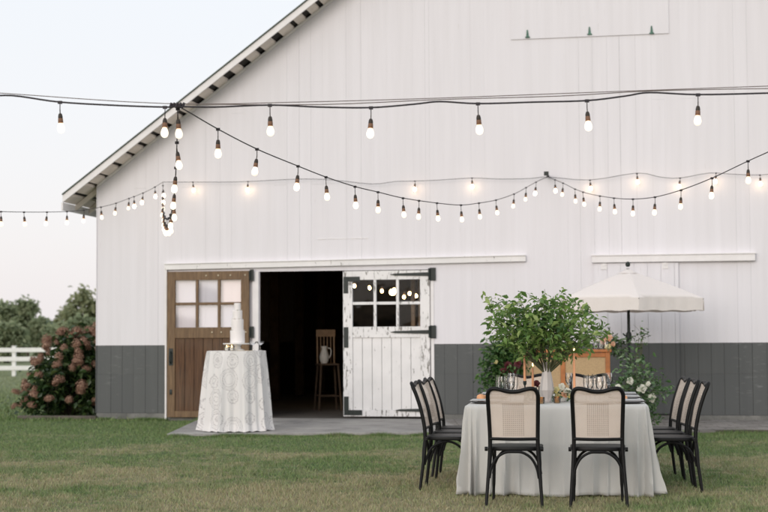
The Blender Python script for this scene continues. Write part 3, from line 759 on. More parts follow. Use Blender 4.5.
# ------------------------------------------------------------------ bentwood chairs
def make_chair():
    root = empty('bentwood_chair')
    bw = .182
    # rear posts + top rail: one bent loop
    side = [(-.217, -.240, 0), (-.206, -.220, .16), (-.193, -.200, .33), (-.186, -.195, .46), (-.186, -.203, .56), (-.190, -.232, .70), (-.194, -.270, .82), (-.193, -.292, .872)]
    top = [(-.178, -.306, .905), (-.150, -.316, .918), (-.10, -.318, .912), (-.05, -.314, .898), (0, -.312, .893)]
    pts = side+top+[(-x, y, z) for x, y, z in (side+top)[::-1][1:]]
    path = smooth_path(pts, 5); n = len(path)
    mb = MB(); mb.tube(path, [.0128+.0036*min(1, min(p.z, .5)/.4) for p in path], 10)
    mb.tube(smooth_path([(-.186, -.205, .525), (0, -.214, .522), (.186, -.205, .525)], 6), .0125, 8)
    mb.build('back_frame', M['black_wood'], root)
    # cane back: curved sheet inside the loop
    mb = MB(); rows = []
    ny = 12; nx = 12
    sidez = [(.535, -.200, .178), (.62, -.216, .176), (.70, -.232, .178), (.78, -.257, .182), (.84, -.280, .183), (.875, -.294, .180)]
    for j in range(ny+1):
        z = .535+(.885-.535)*j/ny
        y = np.interp(z, [s[0] for s in sidez], [s[1] for s in sidez]); hw = np.interp(z, [s[0] for s in sidez], [s[2] for s in sidez])
        for i in range(nx+1):
            u = -1+2*i/nx; xx = u*hw; zz = z
            if j > ny-3: zz = z+(.004 if abs(u) > .35 else -.0)+.022*max(0, (abs(u)-.3)/.7)*(j-(ny-3))/3 - (.02*max(0, (abs(u)-.85)/.15)*(j-(ny-3))/3)
            rows.append((xx, y-.010*(1-u*u), zz))
    mb.add(rows, [(j*(nx+1)+i, j*(nx+1)+i+1, (j+1)*(nx+1)+i+1, (j+1)*(nx+1)+i) for j in range(ny) for i in range(nx)])
    mb.build('cane_back', M['cane'], root)
    # seat
    mb = MB(); ol = []
    for k in range(32):
        a_ = 2*pi*k/32; cx, cy = cos(a_), sin(a_)
        sx = math.copysign(abs(cx)**.55, cx); sy = math.copysign(abs(cy)**.55, cy)
        ol.append((sx*(.205+.018*(sy+1)/2), sy*.205-.0))
    mb.prism(ol, 'z', .430, .462); mb.build('seat', M['black_wood'], root, bevel=.006)
    for s in (-1, 1):
        mb = MB(); mb.tube(smooth_path([(s*.178, .165, .429), (s*.182, .170, .30), (s*.188, .185, .14), (s*.192, .195, 0)], 5), [.0155]*6+[.014]*5+[.0115]*5, 10); mb.build('leg', M['black_wood'], root)
    # bent braces
    mb = MB()
    for y0 in (-.215, .172):
        mb.tube(smooth_path([(-.192, y0, .22), (-.176, y0, .30), (-.135, y0, .375), (-.07, y0, .418), (0, y0, .424), (.07, y0, .418), (.135, y0, .375), (.176, y0, .30), (.192, y0, .22)], 4), .0105, 8)
    for s in (-1, 1):
        mb.tube(smooth_path([(s*.192, -.20, .22), (s*.19, -.175, .30), (s*.187, -.12, .38), (s*.185, 0, .42), (s*.183, .10, .38), (s*.181, .15, .30), (s*.185, .17, .22)], 4), .0105, 8)
    mb.build('brace', M['black_wood'], root)
    for s in (-1, 1):
        mb = MB(); mb.tube([(s*.205, -.19, .445), (s*.228, -.19, .445)], .017, 12); mb.build('knob', M['black_wood'], root)
    return root
TA = math.atan(.127); TC = Vector((1.315+.127*(13.66-11.66), 13.66, 0))
def T(x, y, z=0): return Vector((TC.x+x*cos(TA)+y*sin(TA), TC.y-x*sin(TA)+y*cos(TA), z))
proto = make_chair(); used = False
spots = [(-.315, -1.78, 0, 'black bentwood chair with cane back, left of the two seen from behind'),
         (.33, -1.78, 0, 'black bentwood chair with cane back, right of the two seen from behind'),
         (-.33, 1.60, 180, 'cane backed chair at the far end of the table, behind the orange candles'),
         (.31, 1.60, 180, 'cane backed chair at the far end of the table, right of the greenery'),
         (-.93, -.62, -93, 'nearest side chair in the row left of the table'),
         (-.92, -.02, -95, 'middle side chair in the row left of the table'),
         (-.93, .60, -94, 'farthest side chair in the row left of the table'),
         (.955, -.66, 94, 'nearest side chair in the row right of the table'),
         (.915, -.06, 96, 'middle side chair in the row right of the table'),
         (.875, .54, 95, 'farthest side chair in the row right of the table')]
for i, (x_, y_, rz_, lab) in enumerate(spots):
    o = proto if i == 0 else copy_tree(proto)
    o.location = T(x_, y_, .0); o.rotation_euler.z = -TA+R(rz_+random.uniform(-1.5, 1.5))
    tag(o, lab, 'chair', 'black bentwood chairs around the dining table')

# ------------------------------------------------------------------ dining table + cloth
TW, TL = .745, 1.24; TZ = .745
tb = tag(empty('dining_table', T(0, 0), -TA), 'long table hidden under the grey linen cloth', 'table')
mb = MB(); mb.box(-TW+.015, TW-.015, -TL+.015, TL-.015, TZ-.035, TZ-.005); mb.build('tabletop', M['chair_wood'], tb, bevel=.004)
for sx in (-1, 1):
    for sy in (-1, 1):
        mb = MB(); mb.tube([(sx*(TW-.15), sy*(TL-.15), 0), (sx*(TW-.15), sy*(TL-.15), TZ-.036)], .022, 8); mb.build('leg', M['iron'], tb)
def cloth():
    N = 900; Hn = 26; V = []; Fc = []
    def per(a):  # rounded rectangle point & normal at param
        rc = .05; px = [(TW-rc, -TL+rc, -pi/2), (TW-rc, TL-rc, 0), (-TW+rc, TL-rc, pi/2), (-TW+rc, -TL+rc, pi)]
        segs = []
        L1, L2, La = 2*(TL-rc), 2*(TW-rc), pi/2*rc+.18
        seq = [('s', L2, (-TW+rc, -TL), (1, 0), (0, -1)), ('c', La, (TW-rc, -TL+rc), -pi/2), ('s', L1, (TW, -TL+rc), (0, 1), (1, 0)), ('c', La, (TW-rc, TL-rc), 0),
               ('s', L2, (TW-rc, TL), (-1, 0), (0, 1)), ('c', La, (-TW+rc, TL-rc), pi/2), ('s', L1, (-TW, TL-rc), (0, -1), (-1, 0)), ('c', La, (-TW+rc, -TL+rc), pi)]
        tot = sum(s[1] for s in seq); d = a*tot
        for s in seq:
            if d <= s[1]:
                if s[0] == 's':
                    mid = min(d, s[1]-d)
                    return (s[2][0]+s[3][0]*d, s[2][1]+s[3][1]*d), s[4], max(0, 1-mid/.42), d
                an = s[3]+(d/s[1])*pi/2
                return (s[2][0]+rc*cos(an), s[2][1]+rc*sin(an)), (cos(an), sin(an)), 1.0, d
            d -= s[1]
        return (-TW+rc, -TL), (0, -1), 1, 0
    ph = [random.uniform(0, 6) for _ in range(8)]
    for i in range(N):
        a = i/N; (x, y), (nx, ny), cn, d = per(a); s = a*40
        for j in range(Hn+1):
            h = j/Hn; e = h**1.05
            z = TZ+.002-(TZ-.012)*max(0, h-.03)/.97 if h > .03 else TZ+.002
            rounding = .012*min(1, h/.06)
            wave = .022*sin(s*1.15+ph[0]+h*.8)+.012*sin(s*2.3+ph[1]-h)+.016*sin(s*5.1+ph[2])*(.5+.5*sin(s*1.7+1))
            fold = (.16+.84*cn**.7)*(.055*(1-2*abs(sin(s*5.6+ph[3]+h*.4))**.75)+.010*sin(s*17+ph[4]+h*1.5))
            off = rounding+e*(.044+.020*cn**2)+e*(wave*1.35+fold*1.45)
            off = max(off, .010*min(1, h/.06))
            if h > .93: off += .012*(h-.93)/.07*sin(s*6+ph[5])
            z += (.010*sin(s*2.1+ph[6])+.014*cn*sin(s*3.7))*h**3
            V.append((x+nx*off, y+ny*off, max(z, .008)))
    for i in range(N):
        for j in range(Hn):
            a_ = i*(Hn+1)+j; b__ = ((i+1) % N)*(Hn+1)+j; Fc.append((a_, b__, b__+1, a_+1))
    mb = MB(); mb.add(V, Fc); mb.add([V[i*(Hn+1)] for i in range(N)], [tuple(range(N))])
    return mb
c = cloth().build('tablecloth', M['linen'], None, T(0, 0), (0, 0, -TA), smooth=60)
sol = c.modifiers.new('thick', 'SOLIDIFY'); sol.thickness = .0025
tag(c, 'pale grey linen tablecloth draped to the grass over the long dining table', 'tablecloth')

# ------------------------------------------------------------------ foliage builders
def leaves(n, centers, spread, size, elong=2.2, fold=.25, updir=None, jitter=1.0):
    """numpy leaf set: two-triangle-pair folded leaves scattered round the given centres"""
    cs = np.array([list(c) for c in centers]); idx = rng.integers(0, len(cs), n)
    sp = np.array(spread if hasattr(spread, '__len__') else [spread]*3)
    p = cs[idx]+rng.normal(0, 1, (n, 3))*sp
    d = rng.normal(0, 1, (n, 3)); d[:, 2] = d[:, 2]*.6-.15
    d /= np.linalg.norm(d, axis=1)[:, None]
    up = rng.normal(0, .55, (n, 3)); up[:, 2] += 1
    sd_ = np.cross(d, up); sd_ /= np.linalg.norm(sd_, axis=1)[:, None]+1e-9; nn = np.cross(sd_, d)
    L = size*(.6+.8*rng.random(n)); Wd = L/elong
    L = L[:, None]; Wd = Wd[:, None]
    a = p; b = p+d*L*.45+sd_*Wd*.5+nn*Wd*fold; c_ = p+d*L-nn*L*.18; e = p+d*L*.45-sd_*Wd*.5+nn*Wd*fold; m_ = p+d*L*.5
    b2 = p+d*L*.75+sd_*Wd*.33+nn*(Wd*fold-L*.06); e2 = p+d*L*.75-sd_*Wd*.33+nn*(Wd*fold-L*.06); 
    V = np.stack([a, b, b2, c_, e2, e, m_], 1).reshape(-1, 3)
    k = np.arange(n)[:, None]*7
    Fq = np.concatenate([k+np.array([[0, 1, 6]]), k+np.array([[1, 2, 6]]), k+np.array([[2, 3, 6]]), k+np.array([[3, 4, 6]]), k+np.array([[4, 5, 6]]), k+np.array([[5, 0, 6]])])
    return V, Fq
def branchy(base, tips, r0=.006, sag=.1):
    mb = MB(); cs = []
    for t in tips:
        b = Vector(base); t = Vector(t); m1 = b.lerp(t, .4)+Vector((random.uniform(-.03, .03), random.uniform(-.03, .03), abs((t-b).length)*sag)); m2 = b.lerp(t, .75)+Vector((random.uniform(-.03, .03), random.uniform(-.03, .03), abs((t-b).length)*sag*.6))
        pts = smooth_path([b, m1, m2, t], 4); n = len(pts)
        mb.tube(pts, [r0*(1-.75*i/n) for i in range(n)], 5); cs += pts[n//3:]
        for _ in range(2):
            i = random.randint(n//3, n-2); q = pts[i]; e = q+Vector((random.uniform(-1, 1), random.uniform(-1, 1), random.uniform(-.4, 1))).normalized()*(t-b).length*.28
            mb.tube([q, q.lerp(e, .5)+Vector((0, 0, .01)), e], [r0*.4, r0*.3, r0*.15], 4); cs += [q.lerp(e, .5), e]
    return mb, cs
def petal_ball(r, n=26, open_=.8):
    mb = MB()
    for k in range(n):
        t = k/n; el = pi/2*(1-t*open_*1.15); az = k*2.4; rr = r*(.35+.65*t)
        d = Vector((cos(el)*cos(az), cos(el)*sin(az), sin(el))); s_ = Vector((-sin(az), cos(az), 0)); u = s_.cross(d)
        w_ = r*(.35+.3*t); c0 = d*rr*.35
        mb.add([c0, c0+d*rr*.35+s_*w_*.6-u*0, d*rr+s_*w_*.35+u*r*.15, d*rr*1.05+u*r*.2, d*rr-s_*w_*.35+u*r*.15, c0+d*rr*.35-s_*w_*.6], [(0, 1, 2, 3), (0, 3, 4, 5)])
    return mb.mesh('petals')
FL = {}
for k in ('white', 'peach', 'yellow', 'red'):
    me = petal_ball(.04); shade(me, 80); me.materials.append(M['petal_'+k]); FL[k] = me
def floret_ball(r=.075, n=150):
    V = []; Fq = []
    mb = MB()
    for k in range(n):
        z = 1-1.5*(k+.5)/n; az = k*2.39996; q = math.sqrt(max(0, 1-z*z)); d = Vector((q*cos(az), q*sin(az), z)); c = d*r*random.uniform(.55, 1.2); c.z *= 1.0
        a1 = d.orthogonal().normalized(); a2 = d.cross(a1); th = random.uniform(0, 2)
        for m_ in range(4):
            an = th+m_*pi/2; e = a1*cos(an)+a2*sin(an); f_ = a1*cos(an+pi/2)+a2*sin(an+pi/2); s_ = r*random.uniform(.12, .24)
            mb.add([c, c+e*s_*.6+f_*s_*.45+d*.002, c+e*s_*1.2+d*.004, c+e*s_*.6-f_*s_*.45+d*.002], [(0, 1, 2, 3)])
    me = mb.mesh('florets'); me.materials.append(M['petal_pink']); return me
FBALL = [floret_ball(), floret_ball()]

# hydrangea bush beside the barn
bp = BW(-.84, .95, 0)
bush = tag(empty('hydrangea_bush', bp), 'leafy hydrangea bush with faded rust pink heads at the barn corner', 'bush')
tips = []
for k in range(46):
    an = random.uniform(0, 2*pi); el = random.uniform(.05, 1.45); rr = 1.0*random.uniform(.8, 1.05)
    q = cos(an)*cos(el)*rr; tips.append(Vector((q*.76, sin(an)*cos(el)*rr*.85, .12+sin(el)*rr*(1.24+.32*q))))
mb, cs = branchy((0, 0, 0), tips, .012, .05); mb.build('stems', M['bark'], bush)
V, Fq = leaves(4800, cs+tips, (.06, .1, .08), .115, 1.7); V[:, 2] = np.maximum(V[:, 2], .02); np_mesh('foliage', V, Fq, M['leaf_bush'], bush)
for k in range(84):
    an = random.uniform(pi*.80, 2*pi*1.0+.2); el = math.asin(random.uniform(0.02, 1)); rr = 1.03*random.uniform(.92, 1.1)
    q = cos(an)*cos(el)*rr; p = Vector((min(q*.84, .76), sin(an)*cos(el)*rr*.9, .13+sin(el)*rr*(1.27+.34*q))); s_ = random.uniform(.65, 1.2)
    o = mesh_obj('flower_head', FBALL[k % 2], None, bush, p, (random.uniform(-.6, .6), random.uniform(-.6, .6), random.uniform(0, 6))); o.scale = (s_*random.uniform(.8, 1.2), s_*random.uniform(.8, 1.2), s_*random.uniform(.7, 1.25))
mb = MB(); mb.box(-.62, .70, -.06, .06, 0, .075); o = mb.build('timber_edging', M['timber'], None, (bp.x-.02, bp.y-1.02, 0), (0, 0, -TH+.03), bevel=.012); tag(o, 'low weathered timber laid on the grass before the hydrangea', 'edging')

# big centrepiece in a faceted vase
dV = 13.0; vp = P(547, 403, dV); vp.z = TZ+.006
vase = tag(empty('vase', vp), 'tall faceted pale vase in the centre of the table', 'vase')
mb = MB(); mb.lathe([(.030, 0), (.034, .01), (.046, .05), (.064, .105), (.056, .16), (.042, .24), (.031, .32), (.034, .345), (.030, .344), (.027, .32), (.038, .24), (.050, .16), (.040, .05), (0, .03)], sides=8)
mm = Mat('pearly ribbed glass'); mm.base((.82, .76, .73)); mm.set(Roughness=.2, Transmission_Weight=.45, IOR=1.4)
mb.build('vase_body', mm.m, vase, smooth=0)
cp = tag(empty('greenery_arrangement', vp+Vector((0, 0, .33))), 'large loose arrangement of leafy green branches bursting from the tall vase', 'plant arrangement')
sc_ = 1500/dV
def rel(px, py, dd=0): return P(px, py, dV+dd)-cp.location
tipl = [(490, 308), (497, 302), (507, 302), (520, 297), (535, 300), (543, 291), (556, 294), (566, 296), (575, 303), (588, 308), (594, 320), (600, 330), (590, 338), (580, 345), (494, 318), (489, 324), (496, 332), (508, 340), (520, 346), (530, 330), (545, 318), (560, 312), (572, 322), (565, 340), (510, 318), (550, 336), (580, 326), (523, 310)]
tips = []
for i, (x, y) in enumerate(tipl*2):
    tips.append(rel(x+random.uniform(-3, 3), y+random.uniform(-3, 3), random.uniform(-.38, .38)*(.4 if i < 14 else 1)))
mb, cs = branchy((0, 0, -.1), tips, .005, .05); mb.build('branches', M['stem'], cp)
cs = [c_ for c_ in cs if c_.z > .06]
cs += [rel(random.gauss(540, 24), random.gauss(325, 11), random.gauss(0, .16)) for _ in range(60)]
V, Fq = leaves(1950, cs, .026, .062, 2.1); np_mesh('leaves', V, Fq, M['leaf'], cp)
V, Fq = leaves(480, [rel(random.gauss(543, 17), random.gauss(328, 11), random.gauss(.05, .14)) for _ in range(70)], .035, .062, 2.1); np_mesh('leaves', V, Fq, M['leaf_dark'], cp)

# flower + greenery arrangements behind the table
def arrangement(name, label, px0, py0, d, items, leafmat, nl, size, flowers, stem_base, cat='flower arrangement', spread=.05, jit=.12):
    b = P(*stem_base, d); root = tag(empty(name, b), label, cat)
    tips = [P(x, y, d+random.uniform(-jit, jit))-b for x, y in items]
    mb, cs = branchy((0, 0, 0), tips, .005, .1); mb.build('stems', M['stem'], root)
    V, Fq = leaves(nl, cs+tips, spread, size, 2.0); V[:, 2] = np.maximum(V[:, 2], -b.z+.01)
    np_mesh('leaves', V, Fq, leafmat, root)
    for (x, y, col, s_) in flowers:
        o = mesh_obj('flower', FL[col], None, root, P(x, y, d-.1+random.uniform(-.05, .03))-b, (R(70)+random.uniform(-.3, .3), random.uniform(-.3, .3), random.uniform(0, 6)) if False else (R(random.uniform(50, 85)), 0, random.uniform(-.5, .5)))
        o.scale = (s_,)*3
    return root
BD = 20.3
arrangement('flower_arrangement', 'dark leafy arrangement with burgundy blooms spilling over the left end of the bar', 0, 0, BD,
            [(488, 345), (487, 355), (488, 364), (485, 374), (484, 384), (490, 396), (498, 404), (500, 352), (506, 362), (512, 372), (500, 378), (508, 388), (495, 390), (515, 352), (520, 362), (496, 350), (505, 345), (500, 342), (503, 346), (515, 385), (522, 372), (517, 395)],
            M['leaf_dark'], 2000, .075, [(508, 366, 'red', 1.9), (513, 371, 'red', 1.7), (503, 371, 'red', 1.5), (518, 364, 'red', 1.6), (496, 362, 'yellow', .8)], (508, 372), spread=.06)
ur = P(632, 410, 17.8)
urn = tag(empty('urn', (ur.x, ur.y, SLZ if ur.y > 19 else 0)), 'grey stone pedestal urn holding the white flowers right behind the table', 'urn')
mb = MB(); mb.lathe([(.15, 0), (.15, .04), (.09, .07), (.07, .2), (.1, .3), (.17, .42), (.19, .5), (.17, .5), (.1, .4), (0, .38)], sides=24); mb.build('urn_body', M['urn'], urn)
arrangement('flower_arrangement', 'airy green arrangement with white roses standing right behind the table', 0, 0, 17.8,
            [(622, 372), (630, 358), (636, 352), (643, 362), (640, 375), (650, 378), (660, 380), (664, 388), (657, 398), (648, 405), (652, 415), (655, 424), (644, 420), (636, 412), (625, 405), (617, 398), (615, 385), (612, 392), (628, 388), (640, 395), (646, 388), (633, 366), (668, 392), (626, 418)],
            M['leaf_blue'], 620, .062, [(642, 389, 'white', 1.7), (652, 398, 'white', 1.45), (630, 381, 'white', 1.3), (618, 387, 'white', 1.0), (641, 404, 'white', 1.2), (622, 396, 'white', 1.1), (648, 384, 'white', .9)], (636, 405), spread=.05)
arrangement('leafy_plant', 'deep green leafy stems rising behind the white roses', 0, 0, 18.1,
            [(634, 355), (640, 358), (646, 370), (655, 375), (664, 384), (660, 392), (650, 400), (628, 366), (620, 378), (632, 392), (644, 410), (655, 420)],
            M['leaf_dark'], 260, .065, [], (637, 408), 'plant', spread=.06)

# ------------------------------------------------------------------ bar + umbrella
bq = P(580, 420, BD+.25); bang = -TH
x_l = P(517, 350, BD).x; x_r = P(611, 350, BD).x; bwid = (x_r-x_l); BH = P(580, 349.5, BD).z
bar = tag(empty('drinks_bar', ((x_l+x_r)/2, BD+.3, SLZ), -.04), 'orange wooden drinks bar with tan woven front panels behind the table', 'bar')
hw = bwid/2; bh = BH-SLZ
mb = MB()
for xx in (-hw, -.03, hw-.06): mb.box(xx, xx+.06, -.25, -.20, 0, bh-.04)
for xx in (-hw, hw-.06): mb.box(xx, xx+.06, .20, .25, 0, bh-.04)
for z in (.04, bh-.105): mb.box(-hw+.061, -.031, -.245, -.205, z, z+.06); mb.box(.031, hw-.061, -.245, -.205, z, z+.06)
mb.build('frame', M['orange_wood'], bar, smooth=0, bevel=.004)
for xx in ((-hw+.061, -.031), (.031, hw-.061)):
    mb = MB(); mb.box(xx[0], xx[1], -.228, -.218, .101, bh-.106); mb.build('woven_panel', M['cane_panel'], bar, smooth=0)
for xx in (-hw+.02, hw-.03):
    mb = MB(); mb.box(xx, xx+.01, -.199, .199, .1, bh-.06); mb.build('woven_panel', M['cane_panel'], bar, smooth=0)
mb = MB(); mb.box(-hw-.02, hw+.02, -.27, .27, bh-.039, bh); mb.build('counter', M['orange_wood'], bar, smooth=0, bevel=.006)
arrangement('flower_arrangement', 'small loose arrangement with peach blooms on the right end of the bar', 0, 0, BD+.2,
            [(594, 340), (598, 333), (604, 337), (609, 331), (614, 341), (620, 345), (625, 348), (601, 345), (612, 350), (622, 356), (618, 338), (628, 342)],
            M['leaf_blue'], 260, .07, [(609, 338, 'peach', 1.4), (603, 342, 'peach', 1.2), (613, 344, 'peach', 1.0), (608, 347, 'yellow', 1.2), (599, 340, 'white', .9)], (607, 349), spread=.045)
arrangement('leafy_sprig', 'thin leafy sprig standing up beside the umbrella pole', 0, 0, BD-.3,
            [(640, 325), (645, 328), (643, 336), (638, 343), (636, 332)], M['leaf_dark'], 46, .06, [], (640, 368), 'plant', spread=.03)
# jars on the bar
for k, px in enumerate((596, 601, 606)):
    p = P(px, 349, BD+.05); p.z = BH+.001
    mb = MB(); mb.lathe([(.03, 0), (.035, .01), (.035, .09), (.025, .11), (.022, .11), (.03, .09), (.03, .015), (0, .014)], sides=14)
    o = mb.build('glass_jar', M['glass'], None, p); tag(o, 'small clear glass jar on the bar counter, %s of the three' % ('left', 'middle', 'right')[k], 'jar', 'glass jars on the bar')

UD = 21.05; up_ = P(630, 420, UD); zt = P(629, 270, UD).z; zr = P(632, 299, UD-1.05).z; UR = 1.10
umb = tag(empty('parasol', (up_.x, UD, SLZ)), 'ivory canvas parasol with black pole open in front of the barn wall', 'parasol')
ztl = zt-SLZ; zrl = zr-SLZ+.02
mb = MB(); d0 = R(-90-2)   # first corner toward the camera
cor = [Vector((UR*cos(d0+k*pi/3), UR*sin(d0+k*pi/3), zrl)) for k in range(6)]; apex = Vector((0, 0, ztl)); vs = []; fs = []
def canpt(k, u, r):
    a_, b__ = cor[k % 6], cor[(k+1) % 6]; q = a_.lerp(b__, u); p = apex.lerp(q, r); p.z -= .05*sin(pi*u)*r*0; p.z += .012*sin(pi*r); 
    m_ = sin(pi*u)*r; p.x *= 1-.05*m_; p.y *= 1-.05*m_; return p
NU, NR = 8, 8
for k in range(6):
    b0 = len(mb.v); pts = [canpt(k, i/NU, j/NR) for j in range(NR+1) for i in range(NU+1)]
    mb.add(pts, [(j*(NU+1)+i, j*(NU+1)+i+1, (j+1)*(NU+1)+i+1, (j+1)*(NU+1)+i) for j in range(NR) for i in range(NU)])
    # valance
    v2 = []
    for i in range(NU*2+1):
        q = canpt(k, i/(NU*2), 1.0)
        w_ = 1+.006*sin(i*2.1); v2.append(q); 
    n2 = len(v2); v3 = [Vector((q.x*(1.0+.012*sin(i*1.9+k)), q.y*(1.0+.012*sin(i*1.9+k)), q.z-.17-.006*sin(i*1.2))) for i, q in enumerate(v2)]
    mb.add(v2+v3, [(i, i+1, i+1+n2, i+n2) for i in range(n2-1)])
can = mb.build('canopy', M['canopy'], umb, smooth=25)
mb = MB(); mb.lathe([(.15, -.050), (.09, -.02), (.03, .01), (.0, .015)], (0, 0, ztl-.0), 12); mb.build('vent', M['canopy'], umb, smooth=30)
mb = MB(); mb.tube([(0, 0, .05), (0, 0, ztl+.02)], .021, 12); mb.build('pole', M['iron'], umb)
mb = MB(); mb.lathe([(0, 0), (.02, 0), (.033, .02), (.033, .05), (.018, .07), (0, .075)], (0, 0, ztl+.045), 12); mb.build('finial', M['iron'], umb)
hz_ = P(630, 337, UD).z-SLZ
mb = MB(); mb.lathe([(.022, -.07), (.04, -.05), (.045, 0), (.035, .06), (.022, .07)], (0, 0, hz_), 12); mb.tube([(0, 0, hz_), (-.06, -.02, hz_+.02), (-.085, -.03, hz_+.05)], .01, 6); mb.build('crank', M['iron'], umb)
for k in range(6):
    mb = MB(); mb.tube([apex-Vector((0, 0, .04)), cor[k]*.5+Vector((0, 0, (ztl)*.5-.07)), cor[k]-Vector((0, 0, .015))], .007, 5); mb.tube([(0, 0, ztl-.35), cor[k]*.5+Vector((0, 0, ztl*.5-.07))], .006, 5); mb.build('rib', M['iron'], umb)
mb = MB(); mb.lathe([(.24, 0), (.24, .04), (.06, .07), (.035, .09), (.035, .25), (0, .25)], sides=24); mb.build('base', M['iron'], umb)

# ------------------------------------------------------------------ table setting
TT = TZ+.006
def on_table(px, d): p = P(px, 400, d); p.z = TT; return p
seats = [(-.33, -1.0, 'near left'), (.33, -1.0, 'near right'), (-.33, 1.0, 'far left'), (.33, 1.0, 'far right')]+[(sx*.60, y, ('left side ' if sx < 0 else 'right side ')+n) for sx in (-1, 1) for y, n in ((-.84, 'nearest'), (-.02, 'middle'), (.70, 'farthest'))]
pm = MB(); pm.lathe([(0, 0), (.09, 0), (.15, .012), (.152, .018), (.148, .018), (.09, .007), (0, .007)], sides=36); pme = pm.mesh('plate'); shade(pme, 50); pme.materials.append(M['slate'])
nm_ = MB()
for k in range(4): nm_.add([(-.05-.004*k, -.13, .0+.006*k), (.05+.004*k, -.13, .0+.006*k), (.05, .13, .003+.006*k), (-.05, .13, .003+.006*k)], [(0, 1, 2, 3)])
nmb = MB(); nmb.box(-.055, .055, -.13, .13, 0, .009); nmb.box(-.05, .05, -.125, .12, .0095, .015); nme = nmb.mesh('nap', bevel=.003); shade(nme, 50); nme.materials.append(M['napkin'])
gl = MB(); gl.lathe([(.034, 0), (.034, .004), (.006, .010), (.0045, .02), (.0045, .085), (.015, .10), (.033, .135), (.036, .17), (.031, .215), (.0295, .215), (.0345, .17), (.0315, .137), (.013, .104), (0, .10)], sides=18); gme = gl.mesh('glass'); shade(gme, 50); gme.materials.append(M['glass'])
fl = MB(); fl.lathe([(.032, 0), (.032, .004), (.005, .009), (.004, .02), (.004, .08), (.014, .10), (.024, .16), (.023, .235), (.0215, .235), (.022, .16), (.012, .104), (0, .10)], sides=18); fme = fl.mesh('flute'); shade(fme, 50); fme.materials.append(M['glass'])
for (x_, y_, lab) in seats:
    rz_ = -TA+(R(90) if abs(x_) > .5 else 0)
    tag(mesh_obj('dinner_plate', pme, None, None, T(x_, y_, TT), (0, 0, 0)), 'charcoal plate at the %s seat of the table' % lab, 'plate', 'charcoal plates on the dining table')
    tag(mesh_obj('napkin', nme, None, None, T(x_, y_, TT+.0195), (0, 0, rz_+random.uniform(-.1, .1))), 'folded pale grey napkin on the %s plate' % lab, 'napkin', 'grey napkins on the plates')
ordn = ['leftmost', 'second from left', 'middle', 'fourth from left', 'rightmost']
for side, base in (('left', 497.5), ('right', 586)):
    for k in range(5):
        q = on_table(base+k*4.6+random.uniform(-.8, .8), 13.05+.12*((k*2) % 3)+random.uniform(-.04, .04)); kk = (k % 2 == 0)
        o = mesh_obj('champagne_flute' if kk else 'wine_glass', fme if kk else gme, None, None, q)
        tag(o, 'clear stemmed glass, %s of the cluster %s of the vase' % (ordn[k], side), 'glass', 'clear glasses on the dining table')
# a few more glasses deeper on the table
for k, (x_, y_) in enumerate(((-.45, .75), (.1, .85), (.48, .8))):
    tag(mesh_obj('wine_glass', gme, None, None, T(x_, y_, TT)), 'clear wine glass near the far end of the table, %s one' % ('left', 'middle', 'right')[k], 'glass', 'clear glasses on the dining table')
def taper(px, ytop, ybase, d, lab, lit=True, holder=True, mat='candle_peach', lean=0):
    b = on_table(px, d); zt_ = P(px, ytop, d).z; zb = P(px, ybase, d).z
    if holder:
        h = empty('candle_holder', b); tag(h, 'slim black candlestick under the %s' % lab.split(' taper')[0]+' candle, '+('left of the vase' if px < 530 else 'nearest left of the vase' if px < 547 else 'right of the vase'), 'candlestick')
        hh_ = zb-TT; mb = MB(); mb.lathe([(.035, 0), (.035, .006), (.010, .016), (.006, .03), (.006, hh_-.04), (.014, hh_-.03), (.016, hh_), (.011, hh_), (0, hh_-.005)], sides=16); mb.build('candlestick', M['iron'], h)
    c_ = empty('taper_candle', b+Vector((0, 0, zb-TT+.0015))); tag(c_, lab, 'candle'); L = zt_-zb
    mb = MB(); mb.tube([(0, 0, 0), (lean*.3, 0, L*.5), (lean, 0, L)], [.0115, .0105, .0085], 12); mb.build('wax', M[mat], c_)
    mb = MB(); mb.tube([(lean, 0, L), (lean, 0, L+.012)], .0012, 5); mb.build('wick', M['iron'], c_)
    if lit:
        mb = MB(); mb.lathe([(0, 0), (.005, .006), (.0065, .014), (.004, .028), (0, .04)], (lean, 0, L+.008), 10); mb.build('flame', M['flame'], c_)
taper(525, 350, 381, 13.15, 'tall peach taper candle left of the vase', False)
taper(533, 368, 390, 13.35, 'short lit peach taper candle between the tall taper and the vase', True)
taper(574.5, 352, 392, 12.95, 'tall peach taper candle right of the vase', True)
for k, (px, d, mat, lab) in enumerate(((541, 12.75, 'amber', 'small amber glass votive in front left of the vase'), (557, 12.85, 'amber', 'small amber glass votive in front right of the vase'), (542, 13.5, 'glass', 'clear glass pillar candle cup behind left of the vase'))):
    v = empty('votive', on_table(px, d)); tag(v, lab, 'votive'); H_ = .055 if k < 2 else .12
    mb = MB(); mb.lathe([(.026, 0), (.030, .005), (.032, H_), (.029, H_), (.027, .008), (0, .006)], sides=16); mb.build('cup', M[mat], v)
    mb = MB(); mb.lathe([(.024, 0), (.024, H_*.55), (0, H_*.55)], (0, 0, .009), 16); mb.build('wax', M['candle_white'], v)
